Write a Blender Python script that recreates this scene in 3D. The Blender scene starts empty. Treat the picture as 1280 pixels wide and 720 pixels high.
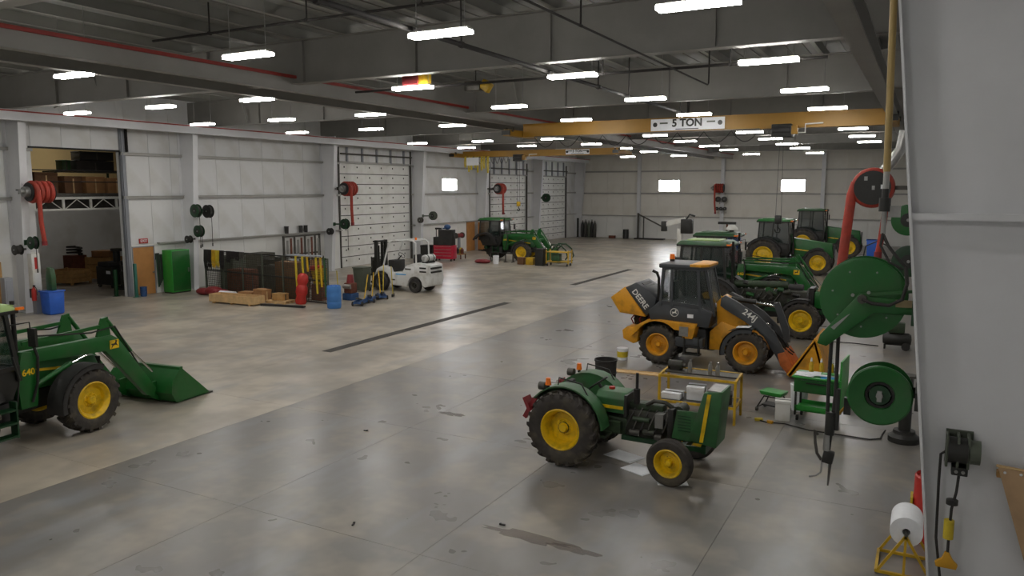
import bpy, bmesh, math, random
from mathutils import Vector, Matrix, Euler
random.seed(7)
R = math.radians
scene = bpy.context.scene
col = scene.collection

# ------------------------------------------------------------------ camera
CAM_H = 4.8
cd = bpy.data.cameras.new('camera')
cd.sensor_width = 36.0
cd.lens = 36.0 * 960.0 / 1280.0
cd.clip_end = 300
cam = bpy.data.objects.new('camera', cd)
col.objects.link(cam)
_p = math.atan2(124.0, 960.0)
_yaw = math.atan2(520.0 * math.cos(_p), 960.0)
_fw = Vector((-math.sin(_yaw) * math.cos(_p), math.cos(_yaw) * math.cos(_p), -math.sin(_p)))
_rt = Vector((math.cos(_yaw), math.sin(_yaw), 0))
_up = _rt.cross(_fw)
_m = Matrix((_rt, _up, -_fw)).transposed().to_4x4()
_m.translation = Vector((0, 0, CAM_H))
cam.matrix_world = _m
scene.camera = cam

# ------------------------------------------------------------------ world, exposure
w = bpy.data.worlds.new('overcast_sky')
scene.world = w
w.use_nodes = True
w.node_tree.nodes['Background'].inputs[0].default_value = (0.95, 0.97, 1.0, 1)
w.node_tree.nodes['Background'].inputs[1].default_value = 40.0
scene.view_settings.view_transform = 'Standard'
scene.view_settings.look = 'None'
scene.view_settings.gamma = 1.0
scene.view_settings.use_curve_mapping = False
scene.view_settings.exposure = 0.12
LAMP_W = 55.0

# ------------------------------------------------------------------ materials
def s2l(c):
    return c / 12.92 if c <= 0.04045 else ((c + 0.055) / 1.055) ** 2.4

def rgb(h):
    h = h.lstrip('#')
    return tuple(s2l(int(h[i:i + 2], 16) / 255.0) for i in (0, 2, 4))

MATS = {}
def mat(name, c, rough=0.5, metal=0.0, var=0.18, scale=6.0, bump=0.0, emit=None, alpha=1.0, spec=0.5, dirt=None, dscale=3.0):
    m = bpy.data.materials.new(name)
    m.use_nodes = True
    nt = m.node_tree
    b = nt.nodes['Principled BSDF']
    b.inputs['Roughness'].default_value = rough
    b.inputs['Metallic'].default_value = metal
    b.inputs['Specular IOR Level'].default_value = spec
    base = rgb(c) if isinstance(c, str) else c
    tc = nt.nodes.new('ShaderNodeTexCoord')
    n = nt.nodes.new('ShaderNodeTexNoise')
    n.inputs['Scale'].default_value = scale
    n.inputs['Detail'].default_value = 5
    n.inputs['Roughness'].default_value = 0.6
    nt.links.new(tc.outputs['Object'], n.inputs['Vector'])
    r = nt.nodes.new('ShaderNodeValToRGB')
    r.color_ramp.elements[0].position = 0.3
    r.color_ramp.elements[1].position = 0.7
    r.color_ramp.elements[0].color = tuple(max(0, x * (1 - var)) for x in base) + (1,)
    r.color_ramp.elements[1].color = tuple(min(1, x * (1 + var)) for x in base) + (1,)
    nt.links.new(n.outputs['Fac'], r.inputs['Fac'])
    out = r.outputs['Color']
    if dirt:
        n2 = nt.nodes.new('ShaderNodeTexNoise')
        n2.inputs['Scale'].default_value = dscale
        n2.inputs['Detail'].default_value = 8
        nt.links.new(tc.outputs['Object'], n2.inputs['Vector'])
        r2 = nt.nodes.new('ShaderNodeValToRGB')
        r2.color_ramp.elements[0].position = 0.48
        r2.color_ramp.elements[1].position = 0.72
        r2.color_ramp.elements[0].color = (0, 0, 0, 1)
        r2.color_ramp.elements[1].color = (0.75, 0.75, 0.75, 1)
        nt.links.new(n2.outputs['Fac'], r2.inputs['Fac'])
        mx = nt.nodes.new('ShaderNodeMixRGB')
        nt.links.new(r2.outputs['Color'], mx.inputs['Fac'])
        nt.links.new(out, mx.inputs['Color1'])
        mx.inputs['Color2'].default_value = rgb(dirt) + (1,)
        out = mx.outputs['Color']
    nt.links.new(out, b.inputs['Base Color'])
    if bump:
        bp = nt.nodes.new('ShaderNodeBump')
        bp.inputs['Strength'].default_value = bump
        bp.inputs['Distance'].default_value = 0.02
        nt.links.new(n.outputs['Fac'], bp.inputs['Height'])
        nt.links.new(bp.outputs['Normal'], b.inputs['Normal'])
    if emit:
        b.inputs['Emission Color'].default_value = tuple(emit[:3]) + (1,)
        b.inputs['Emission Strength'].default_value = emit[3]
    if alpha < 1:
        b.inputs['Alpha'].default_value = alpha
    MATS[name] = m
    return m

mat('green', '#195c24', 0.36, 0.0, 0.15, 3, dirt='#33502c')
mat('green_dull', '#2a5230', 0.45, 0.0, 0.2, 4, dirt='#4a4a3a')
mat('green_pale', '#93ad6a', 0.4, 0.0, 0.12, 3)
mat('green_dark', '#12391d', 0.45, 0.0, 0.2, 4)
mat('green_bright', '#2f8f36', 0.4, 0.0, 0.1, 4)
mat('jd_yellow', '#e6bd12', 0.4, 0.0, 0.1, 4, dirt='#8a7420', dscale=5)
mat('cat_yellow', '#dc9a1e', 0.42, 0.0, 0.12, 4, dirt='#7a5a24', dscale=4)
mat('crane_yellow', '#98701e', 0.5, 0.0, 0.08, 1.5)
mat('frame_yellow', '#c9a21c', 0.5, 0.0, 0.15, 5, dirt='#5d4a1c')
mat('strap_yellow', '#c4ad2c', 0.7, 0.0, 0.15, 9)
mat('rubber', '#3a3632', 0.85, 0.0, 0.25, 8, 0.3, dirt='#57503f', dscale=4)
mat('rubber_dark', '#2b2927', 0.8, 0.0, 0.25, 8, 0.2)
mat('black', '#22221f', 0.45, 0.0, 0.2, 5)
mat('black_plastic', '#2c2b2a', 0.6, 0.0, 0.2, 5)
mat('charcoal', '#3a3d40', 0.45, 0.0, 0.12, 3)
mat('engine', '#3b3a33', 0.55, 0.25, 0.4, 9, 0.3, dirt='#2a3a24', dscale=6)
mat('engine_green', '#2d3f27', 0.55, 0.1, 0.4, 8, 0.2, dirt='#2b2a26', dscale=5)
mat('steel', '#9b9b98', 0.35, 0.8, 0.15, 6)
mat('steel_dark', '#55534e', 0.5, 0.6, 0.25, 6)
mat('chrome', '#d8d8d8', 0.15, 1.0, 0.05, 4)
mat('white_paint', '#dcdcd6', 0.4, 0.0, 0.06, 3, dirt='#b9b6aa')
mat('white_truck', '#d9dad8', 0.35, 0.0, 0.06, 3, dirt='#a5a39a')
mat('paper', '#e9ebee', 0.8, 0.0, 0.04, 12)
mat('red', '#b02a22', 0.45, 0.0, 0.15, 5)
mat('dark_red', '#7d2428', 0.5, 0.0, 0.2, 5)
mat('hose_red', '#a53a2b', 0.65, 0.0, 0.18, 7, dirt='#8a3a2c')
mat('crimson', '#c01f3c', 0.4, 0.0, 0.08, 4)
mat('amber', '#f07818', 0.35, 0.0, 0.1, 6)
mat('blue', '#2d62c4', 0.45, 0.0, 0.1, 4)
mat('blue_barrel', '#3f77b8', 0.5, 0.0, 0.1, 4)
mat('blue_steel', '#31517f', 0.5, 0.2, 0.2, 6)
mat('wood', '#b28a55', 0.75, 0.0, 0.2, 5, 0.15)
mat('wood_pale', '#c9a878', 0.7, 0.0, 0.16, 5, 0.15)
mat('plywood', '#b39470', 0.7, 0.0, 0.12, 4, 0.1)
mat('door_tan', '#b07c45', 0.6, 0.0, 0.1, 3)
mat('cardboard', '#a0744a', 0.8, 0.0, 0.15, 4)
mat('cardboard_dark', '#6a4a30', 0.8, 0.0, 0.2, 4)
mat('rust', '#6d4030', 0.8, 0.1, 0.3, 6, 0.2)
mat('seat_black', '#1f1e1e', 0.65, 0.0, 0.2, 6)
mat('glass_dark', '#22302c', 0.06, 0.0, 0.0, 2, alpha=0.34, spec=0.8)
mat('window_glass', '#e8f2f6', 0.05, 0.0, 0.02, 2, alpha=0.12)
mat('steel_grey', '#8d9096', 0.5, 0.1, 0.06, 1.2)
mat('column_grey', '#d6d7d9', 0.5, 0.05, 0.05, 1.0)
mat('purlin', '#8a8a84', 0.55, 0.1, 0.08, 1.2)
mat('beam_dull', '#817f7a', 0.55, 0.1, 0.08, 1.2)
mat('wall_white', '#dedfdf', 0.6, 0.0, 0.04, 0.8, dirt='#c3c2bc', dscale=0.7)
mat('wall_far', '#dfdcd4', 0.6, 0.0, 0.04, 0.8, dirt='#cecabf', dscale=0.7)
mat('wall_low', '#e0e0dc', 0.5, 0.0, 0.04, 0.8)
mat('door_white', '#e2e2de', 0.5, 0.0, 0.04, 1.0, dirt='#c8c6be', dscale=1.2)
mat('wall_tan', '#cdb27c', 0.7, 0.0, 0.06, 1)
mat('girt', '#a3a29d', 0.5, 0.2, 0.08, 2)
mat('ceiling_deck', '#7c7c79', 0.7, 0.0, 0.08, 0.8)
mat('dark_slot', '#2a2a28', 0.8, 0.0, 0.1, 4)
mat('pipe_black', '#221f1d', 0.85, 0.0, 0.2, 5)
mat('conductor_red', '#8e2c24', 0.6, 0.0, 0.2, 3)
mat('lamp_lens', '#ffffff', 0.5, 0.0, 0.0, 2, emit=(1.0, 0.97, 0.93, LAMP_W))
mat('silver_tank', '#b9bab8', 0.35, 0.5, 0.1, 6)
mat('tan_tank', '#8a7a58', 0.6, 0.0, 0.15, 5)
mat('hose_tan', '#9a8350', 0.6, 0.0, 0.1, 6)
mat('cord_yellow', '#c8941e', 0.6, 0.0, 0.1, 6)
mat('olive_grey', '#50564a', 0.5, 0.1, 0.15, 5)
mat('decal_blue', '#3f9fd8', 0.4, 0.0, 0.03, 4)
mat('drain', '#4a4742', 0.6, 0.5, 0.3, 6)
mat('green_old', '#2f5f35', 0.5, 0.0, 0.2, 4, dirt='#3f4a36')
mat('orange_rust', '#b0602c', 0.7, 0.05, 0.25, 6)
mat('turquoise', '#2f6b5d', 0.5, 0.0, 0.1, 4)

def concrete(name, c, rough):
    m = mat(name, c, rough, 0.0, 0.10, 0.55)
    nt = m.node_tree
    b = nt.nodes['Principled BSDF']
    src = b.inputs['Base Color'].links[0].from_socket
    geo = nt.nodes.new('ShaderNodeNewGeometry')
    def layer(src, scale, lo, hi, colr, k, vec=None):
        n = nt.nodes.new('ShaderNodeTexNoise')
        n.inputs['Scale'].default_value = scale
        n.inputs['Detail'].default_value = 3
        n.inputs['Roughness'].default_value = 0.62
        n.inputs['Distortion'].default_value = 0.0
        if vec:
            mp = nt.nodes.new('ShaderNodeMapping')
            mp.inputs['Scale'].default_value = vec
            nt.links.new(geo.outputs['Position'], mp.inputs['Vector'])
            nt.links.new(mp.outputs['Vector'], n.inputs['Vector'])
        else:
            nt.links.new(geo.outputs['Position'], n.inputs['Vector'])
        r = nt.nodes.new('ShaderNodeValToRGB')
        r.color_ramp.elements[0].position = lo
        r.color_ramp.elements[1].position = hi
        r.color_ramp.elements[0].color = (0, 0, 0, 1)
        r.color_ramp.elements[1].color = (k, k, k, 1)
        nt.links.new(n.outputs['Fac'], r.inputs['Fac'])
        mx = nt.nodes.new('ShaderNodeMixRGB')
        nt.links.new(r.outputs['Color'], mx.inputs['Fac'])
        nt.links.new(src, mx.inputs['Color1'])
        mx.inputs['Color2'].default_value = rgb(colr) + (1,)
        return mx.outputs['Color'], n
    src, n1 = layer(src, 0.45, 0.40, 0.66, '#6f6a62', 0.75)
    src, n2 = layer(src, 0.9, 0.48, 0.72, '#998f80', 0.75)
    src, n5 = layer(src, 0.6, 0.5, 0.75, '#7f8185', 0.7, (2.0, .6, 1.0))
    nt.links.new(src, b.inputs['Base Color'])
    mr = nt.nodes.new('ShaderNodeMapRange')
    mr.inputs['To Min'].default_value = rough - 0.10
    mr.inputs['To Max'].default_value = rough + 0.14
    nt.links.new(n2.outputs['Fac'], mr.inputs['Value'])
    nt.links.new(mr.outputs['Result'], b.inputs['Roughness'])
    b.inputs['Specular IOR Level'].default_value = 0.5
    return m
concrete('concrete_a', '#7f7a72', 0.30)
concrete('concrete_b', '#716e6a', 0.29)
concrete('concrete_c', '#b0a797', 0.32)

# ------------------------------------------------------------------ mesh helpers
class MB:
    def __init__(s):
        s.v = []; s.f = []; s.sm = []
    def add(s, vs, fs, sm=False, M=None):
        o = len(s.v)
        for p in vs:
            p = Vector(p)
            s.v.append(M @ p if M is not None else p)
        for f in fs:
            s.f.append([i + o for i in f]); s.sm.append(sm)
        return s
    def box(s, c, d, rot=None):
        x, y, z = d[0] / 2, d[1] / 2, d[2] / 2
        vs = [(-x, -y, -z), (x, -y, -z), (x, y, -z), (-x, y, -z), (-x, -y, z), (x, -y, z), (x, y, z), (-x, y, z)]
        M = Matrix.Translation(c)
        if rot is not None:
            M = M @ Euler(rot).to_matrix().to_4x4()
        return s.add(vs, [(0, 3, 2, 1), (4, 5, 6, 7), (0, 1, 5, 4), (1, 2, 6, 5), (2, 3, 7, 6), (3, 0, 4, 7)], False, M)
    def bb(s, x0, x1, y0, y1, z0, z1):
        return s.box(((x0 + x1) / 2, (y0 + y1) / 2, (z0 + z1) / 2), (abs(x1 - x0), abs(y1 - y0), abs(z1 - z0)))
    def prism(s, poly, a, b, axis='y'):
        n = len(poly)
        def P(p, t):
            if axis == 'y': return (p[0], t, p[1])
            if axis == 'x': return (t, p[0], p[1])
            return (p[0], p[1], t)
        vs = [P(p, a) for p in poly] + [P(p, b) for p in poly]
        fs = [list(range(n)), list(range(2 * n - 1, n - 1, -1))]
        for i in range(n):
            j = (i + 1) % n
            fs.append([i, n + i, n + j, j])
        return s.add(vs, fs)
    def frustum(s, lo, hi, z0, z1):
        # lo, hi : 4 (x, y) corners each
        vs = [(p[0], p[1], z0) for p in lo] + [(p[0], p[1], z1) for p in hi]
        return s.add(vs, [(3, 2, 1, 0), (4, 5, 6, 7), (0, 1, 5, 4), (1, 2, 6, 5), (2, 3, 7, 6), (3, 0, 4, 7)])
    def hexa(s, p):
        return s.add(p, [(3, 2, 1, 0), (4, 5, 6, 7), (0, 1, 5, 4), (1, 2, 6, 5), (2, 3, 7, 6), (3, 0, 4, 7)])
    def cyl(s, p0, p1, r, r2=None, n=16, caps=True):
        p0, p1 = Vector(p0), Vector(p1)
        r2 = r if r2 is None else r2
        d = (p1 - p0).normalized()
        a = d.orthogonal().normalized(); b = d.cross(a)
        vs = []
        for p, q in ((p0, r), (p1, r2)):
            for i in range(n):
                t = 2 * math.pi * i / n
                vs.append(p + a * (q * math.cos(t)) + b * (q * math.sin(t)))
        s.add(vs, [[i, (i + 1) % n, n + (i + 1) % n, n + i] for i in range(n)], True)
        if caps:
            s.add(vs[:n], [list(range(n - 1, -1, -1))]); s.add(vs[n:], [list(range(n))])
        return s
    def tube(s, pts, r, n=8):
        pts = [Vector(p) for p in pts]
        m = len(pts)
        prev = None; vs = []
        for i, p in enumerate(pts):
            d = (pts[min(i + 1, m - 1)] - pts[max(i - 1, 0)]).normalized()
            if prev is None:
                a = d.orthogonal().normalized()
            else:
                a = prev - d * prev.dot(d)
                a = a.normalized() if a.length > 1e-6 else d.orthogonal().normalized()
            prev = a
            b = d.cross(a)
            for k in range(n):
                t = 2 * math.pi * k / n
                vs.append(p + a * (r * math.cos(t)) + b * (r * math.sin(t)))
        fs = []
        for i in range(m - 1):
            for k in range(n):
                fs.append([i * n + k, i * n + (k + 1) % n, (i + 1) * n + (k + 1) % n, (i + 1) * n + k])
        s.add(vs, fs, True)
        s.add(vs[:n], [list(range(n - 1, -1, -1))]); s.add(vs[-n:], [list(range(n))])
        return s
    def bar(s, p0, p1, w, h, up=(0, 0, 1)):
        p0, p1 = Vector(p0), Vector(p1)
        d = (p1 - p0)
        L = d.length; d.normalize()
        up = Vector(up)
        if abs(d.dot(up)) > 0.99: up = Vector((1, 0, 0))
        sd = d.cross(up).normalized(); u = sd.cross(d)
        M = Matrix((d, sd, u)).transposed().to_4x4()
        M.translation = (p0 + p1) / 2
        x, y, z = L / 2, w / 2, h / 2
        vs = [(-x, -y, -z), (x, -y, -z), (x, y, -z), (-x, y, -z), (-x, -y, z), (x, -y, z), (x, y, z), (-x, y, z)]
        return s.add(vs, [(0, 3, 2, 1), (4, 5, 6, 7), (0, 1, 5, 4), (1, 2, 6, 5), (2, 3, 7, 6), (3, 0, 4, 7)], False, M)
    def lathe(s, prof, o=(0, 0, 0), axis='z', n=24, closed=False):
        o = Vector(o)
        vs = []
        for i in range(n):
            t = 2 * math.pi * i / n
            c, q = math.cos(t), math.sin(t)
            for r, h in prof:
                if axis == 'z': p = (r * c, r * q, h)
                elif axis == 'y': p = (r * c, h, r * q)
                else: p = (h, r * c, r * q)
                vs.append(o + Vector(p))
        m = len(prof)
        fs = []
        K = m if closed else m - 1
        for i in range(n):
            j = (i + 1) % n
            for k in range(K):
                k2 = (k + 1) % m
                fs.append([i * m + k, j * m + k, j * m + k2, i * m + k2])
        s.add(vs, fs, True)
        if not closed:
            if prof[0][0] > 1e-4: s.add([vs[i * m] for i in range(n)], [list(range(n))])
            if prof[-1][0] > 1e-4: s.add([vs[i * m + m - 1] for i in range(n)], [list(range(n))])
        return s
    def ball(s, c, r, n=10, sc=(1, 1, 1)):
        prof = [(max(1e-5, r * math.sin(math.pi * i / n)), -r * math.cos(math.pi * i / n)) for i in range(n + 1)]
        t = MB().lathe(prof, (0, 0, 0), 'z', n * 2)
        M = Matrix.Translation(c) @ Matrix.Diagonal((sc[0], sc[1], sc[2], 1))
        return s.add(t.v, t.f, True, M)
    def mesh(s, name, bevel=0.0):
        me = bpy.data.meshes.new(name)
        bm = bmesh.new()
        vs = [bm.verts.new(p) for p in s.v]
        for f, sm in zip(s.f, s.sm):
            try:
                fc = bm.faces.new([vs[i] for i in f]); fc.smooth = sm
            except ValueError:
                pass
        bmesh.ops.remove_doubles(bm, verts=bm.verts, dist=1e-5)
        bmesh.ops.recalc_face_normals(bm, faces=bm.faces)
        if bevel:
            es = [e for e in bm.edges if len(e.link_faces) == 2 and e.calc_face_angle(0) > R(35)]
            bmesh.ops.bevel(bm, geom=es, offset=bevel, segments=2, affect='EDGES', clamp_overlap=True, profile=0.5)
        bm.to_mesh(me); bm.free()
        me.set_sharp_from_angle(angle=R(38))
        return me
    def build(s, name, m, parent=None, bevel=0.0, loc=None, rot=None):
        me = s.mesh(name, bevel)
        me.materials.append(MATS[m])
        return link(name, me, parent, loc, rot)

def link(name, data, parent=None, loc=None, rot=None):
    o = bpy.data.objects.new(name, data)
    col.objects.link(o)
    if parent is not None: o.parent = parent
    if loc is not None: o.location = loc
    if rot is not None: o.rotation_euler = rot
    return o

def tag(o, label, cat, group=None):
    o['label'] = label; o['category'] = cat
    if group: o['group'] = group
    return o

def thing(name, label, cat, loc=(0, 0, 0), rz=0.0, group=None):
    o = link(name, None, None, loc, (0, 0, rz))
    o.empty_display_size = 0.2
    return tag(o, label, cat, group)

def struct(o, label=None):
    o['kind'] = 'structure'
    if label: o['label'] = label
    return o

def stuff(o):
    o['kind'] = 'stuff'
    return o

def kids(o):
    return [c for c in col.objects if c.parent == o]

def copy_tree(o, loc=None, rz=None, label=None, parent=None):
    c = o.copy(); col.objects.link(c); c.parent = parent
    if loc is not None: c.location = loc
    if rz is not None: c.rotation_euler[2] = rz
    if label: c['label'] = label
    for ch in kids(o): copy_tree(ch, parent=c)
    return c

def text(s, size, m, parent, loc, rot, name='lettering', ext=0.003, bold=.018):
    cu = bpy.data.curves.new(name, 'FONT')
    cu.body = s; cu.size = size; cu.extrude = ext
    cu.align_x = 'CENTER'; cu.align_y = 'CENTER'
    cu.resolution_u = 3; cu.offset = size * bold
    t = bpy.data.objects.new('tmp_text', cu); col.objects.link(t)
    dg = bpy.context.evaluated_depsgraph_get()
    me = bpy.data.meshes.new_from_object(t.evaluated_get(dg))
    bpy.data.objects.remove(t); 
    me.materials.clear(); me.materials.append(MATS[m])
    return link(name, me, parent, loc, rot)

DEER = [(-.5, .05), (-.35, .12), (-.05, .1), (.12, .2), (.2, .42), (.05, .5), (.28, .52), (.36, .4), (.5, .36), (.34, .26), (.3, .08), (.42, -.12), (.5, -.3),
        (.34, -.16), (.16, -.1), (-.1, -.12), (-.3, -.3), (-.46, -.5), (-.4, -.28), (-.3, -.08)]
def deer(parent, m, loc, size, rot=(0, 0, 0)):
    mb = MB().prism([(x * size, z * size) for x, z in DEER], -0.002, 0.002, 'y')
    return mb.build('emblem', m, parent, 0, loc, rot)
# ================================================================== STRUCTURE
XW = -31.3          # left wall face
YF = 72.0           # far wall face
XR = 1.15           # right wall face
CEIL = 9.1
RAFT = 7.7
FRAMES = [-1.85, 7.3, 16.45, 25.6, 34.75, 43.9, 53.05, 62.2]
XB = -46.5          # back wall of side room

# ---- floor : concrete slabs with recessed joints
fl = MB().bb(XB - .4, XR + .4, -5, YF + .4, -0.30, -0.015).build('floor', 'concrete_b')
struct(fl, 'grey beige polished concrete shop floor cast in large slabs')
xs = [-5.63 - 3.33 * k for k in range(-2, 13)]
xs = sorted([XR + .3] + [x for x in xs if XB < x < XR] + [XB - .3])
ys = sorted([-4.9] + [7.9 + 4.4 * k for k in range(-2, 15) if 7.9 + 4.4 * k < YF - 1] + [YF + .3])
cache = {}
for i in range(len(xs) - 1):
    for j in range(len(ys) - 1):
        x0, x1, y0, y1 = xs[i], xs[i + 1], ys[j], ys[j + 1]
        if x1 < XW - 1 and (y0 > 36 or y1 < 12): continue
        cx = (x0 + x1) / 2
        m = 'concrete_c' if cx < -12.2 else 'concrete_b'
        if (i * 5 + j * 3) % 7 == 0 and cx > -12.2: m = 'concrete_a'
        key = (round(x1 - x0, 3), round(y1 - y0, 3), m)
        if key not in cache:
            me = MB().bb(-(x1 - x0) / 2 + .003, (x1 - x0) / 2 - .003, -(y1 - y0) / 2 + .003, (y1 - y0) / 2 - .003, -.015, 0).mesh('floor_slab')
            me.materials.append(MATS[m]); cache[key] = me
        link('floor_slab', cache[key], fl, (cx, (y0 + y1) / 2, 0))

# ---- ceiling deck with purlins running along the hall
ce = MB().bb(XW - .4, XR + .4, -5, YF + .4, CEIL, CEIL + .2).build('ceiling', 'ceiling_deck')
struct(ce, 'grey metal roof deck on steel purlins')
pm = MB()
pm.bb(-.035, .035, -4.9, YF, CEIL - .25, CEIL).bb(-.09, .035, -4.9, YF, CEIL - .26, CEIL - .235)
pme = pm.mesh('purlin'); pme.materials.append(MATS['purlin'])
for k in range(21):
    link('purlin', pme, ce, (-30.6 + k * 1.53, 0, 0))
sm_ = MB().bb(-.012, .012, -4.9, YF, CEIL - .03, CEIL).mesh('deck_seam'); sm_.materials.append(MATS['beam_dull'])
for k in range(20):
    for q in (1, 2):
        link('deck_seam', sm_, ce, (-30.6 + k * 1.53 + q * .51, 0, 0))

# ---- left wall with openings
def wall_cells(ylist, zlist, holes):
    out = []
    for a in range(len(ylist) - 1):
        for b in range(len(zlist) - 1):
            cy = (ylist[a] + ylist[a + 1]) / 2; cz = (zlist[b] + zlist[b + 1]) / 2
            if any(h[0] < cy < h[1] and h[2] < cz < h[3] for h in holes): continue
            out.append((ylist[a], ylist[a + 1], zlist[b], zlist[b + 1]))
    return out
HOLES = [(18.1, 21.9, -1, 6.45), (36.2, 43.5, -1, 6.35), (47.4, 49.5, 4.62, 5.6), (54.4, 60.95, -1, 5.9), (62.9, 69.4, -1, 5.9), (22.2, 23.35, -1, 2.2)]
ed = sorted(set([-5.0, YF + .3] + [h[i] for h in HOLES for i in (0, 1)]))
ez = sorted(set([0.0, CEIL] + [h[i] for h in HOLES for i in (2, 3) if h[i] > 0]))
mb = MB()
for y0, y1, z0, z1 in wall_cells(ed, ez, HOLES):
    mb.bb(XW - .22, XW - .03, y0, y1, z0, z1)
wl = mb.build('wall_left', 'wall_white')
struct(wl, 'white ribbed metal wall with overhead doors and girts')
ZL = [0, 2.3, 4.42, 6.33, CEIL]
def ysplit(marks, step):
    out = []
    for a, b in zip(marks[:-1], marks[1:]):
        n = max(1, round((b - a) / step))
        out += [a + (b - a) * k / n for k in range(n)]
    return out + [marks[-1]]
marks = sorted(set([-5.0] + FRAMES + [72.0] + [h[i] for h in HOLES for i in (0, 1)]))
ylist = ysplit(marks, 1.5)
pcache = {}
def panel(parent, name, m, key, fn, loc):
    if key not in pcache:
        me = fn().mesh(name); me.materials.append(MATS[m]); pcache[key] = me
    return link(name, pcache[key], parent, loc)
for y0, y1 in zip(ylist[:-1], ylist[1:]):
    zz = sorted(set(ZL + [h[k] for h in HOLES for k in (2, 3) if h[k] > 0 and h[0] < (y0 + y1) / 2 < h[1]]))
    for z0, z1 in zip(zz[:-1], zz[1:]):
        cy, cz = (y0 + y1) / 2, (z0 + z1) / 2
        if any(h[0] < cy < h[1] and h[2] < cz < h[3] for h in HOLES): continue
        dy, dz = round(y1 - y0, 3), round(z1 - z0, 3)
        low = z1 <= 2.31
        def fn(dy=dy, dz=dz, low=low):
            q = MB().bb(-.04, 0.0 if not low else .03, -dy / 2 + .006, dy / 2 - .006, -dz / 2 + .004, dz / 2 - .004)
            return q
        panel(wl, 'wall_panel', 'wall_low' if low else 'wall_white', ('L', dy, dz, low), fn, (XW, cy, cz))
for (a, b) in ((-5, 18.1), (21.9, 36.2), (43.5, 54.4), (60.95, 62.9), (69.4, 72)):
    for z in (4.42, 6.33):
        MB().bb(XW, XW + .14, a, b, z - .06, z + .06).bb(XW, XW + .17, a, b, z + .045, z + .06).build('girt', 'girt', wl)
    if a > 21: 
        a2 = 23.5 if a < 22 else a
        MB().bb(XW + .03, XW + .24, a2, b, 2.28, 2.34).build('wall_ledge', 'girt', wl)

# window in left wall and far wall
def window(n, hole, axis):
    a0, a1, z0, z1 = hole
    mb = MB()
    t = .07
    for (p, q, r, s) in ((a0, a1, z0, z0 + t), (a0, a1, z1 - t, z1), (a0, a0 + t, z0, z1), (a1 - t, a1, z0, z1)):
        if axis == 'x': mb.bb(XW - .14, XW + .04, p, q, r, s)
        else: mb.bb(p, q, YF - .04, YF + .14, r, s)
    o = mb.build('window_%d' % n, 'white_paint')
    struct(o, 'small bright rectangular window in white metal wall')
    g = MB()
    if axis == 'x': g.bb(XW - .10, XW - .09, a0 + t, a1 - t, z0 + t, z1 - t)
    else: g.bb(a0 + t, a1 - t, YF + .09, YF + .10, z0 + t, z1 - t)
    g.build('pane', 'window_glass', o)
window(1, (47.4, 49.5, 4.62, 5.6), 'x')

# ---- far wall
FH = [(-22.78, -20.64, 4.52, 5.65), (-11.57, -9.44, 4.52, 5.65)]
ed = sorted(set([XW - .3, XR + .3] + [h[i] for h in FH for i in (0, 1)]))
ez = sorted(set([0.0, CEIL] + [h[i] for h in FH for i in (2, 3)]))
mb = MB()
for y0, y1, z0, z1 in wall_cells(ed, ez, FH): mb.bb(y0, y1, YF + .03, YF + .22, z0, z1)
wf = mb.build('wall_far', 'wall_far')
struct(wf, 'off-white metal end wall with two small windows')
xl = ysplit(sorted(set([XW, -24.6, -16.6, -8.0, XR] + [h[i] for h in FH for i in (0, 1)])), 1.7)
for y0, y1 in zip(xl[:-1], xl[1:]):
    zz = sorted(set([0, 2.17, 4.35, 6.46, CEIL] + [h[k] for h in FH for k in (2, 3) if h[0] < (y0 + y1) / 2 < h[1]]))
    for z0, z1 in zip(zz[:-1], zz[1:]):
        cy, cz = (y0 + y1) / 2, (z0 + z1) / 2
        if any(h[0] < cy < h[1] and h[2] < cz < h[3] for h in FH): continue
        dy, dz = round(y1 - y0, 3), round(z1 - z0, 3); low = z1 < 2.2
        panel(wf, 'wall_panel', 'wall_low' if low else 'wall_far', ('F', dy, dz, low),
              lambda dy=dy, dz=dz, low=low: MB().bb(-dy / 2 + .01, dy / 2 - .01, -.03 if low else 0, .04, -dz / 2 + .006, dz / 2 - .006), (cy, YF, cz))
for z in (4.35, 6.46):
    MB().bb(XW, XR, YF - .15, YF, z - .07, z + .07).build('girt', 'girt', wf)
MB().bb(XW, XR, YF - .2, YF - .03, 2.14, 2.22).build('wall_ledge', 'girt', wf)
for x in (-24.6, -16.6, -8.0):
    mb = MB().bb(x - .16, x + .16, YF - .4, YF - .37, 0, CEIL - .26).bb(x - .16, x + .16, YF - .2, YF - .17, 0, CEIL - .26).bb(x - .02, x + .02, YF - .37, YF - .2, 0, CEIL - .26)
    struct(mb.build('wind_post', 'column_grey'), 'white steel post against the far end wall')
window(2, FH[0], 'y'); window(3, FH[1], 'y')

# ---- right wall and the wall behind the camera
wr = MB().bb(XR, XR + .2, -5, YF + .3, 0, CEIL).build('wall_right', 'wall_white'); struct(wr, 'white metal side wall behind the steel columns')
for z in (2.2, 4.42, 6.6):
    MB().bb(XR - .15, XR, -5, YF - .4, z - .05, z + .05).build('girt', 'girt', wr)
wn = MB().bb(XW - .2, XR + .2, -5.2, -5, 0, CEIL).build('wall_near', 'wall_white'); struct(wn, 'plain white metal wall closing the hall')

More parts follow.
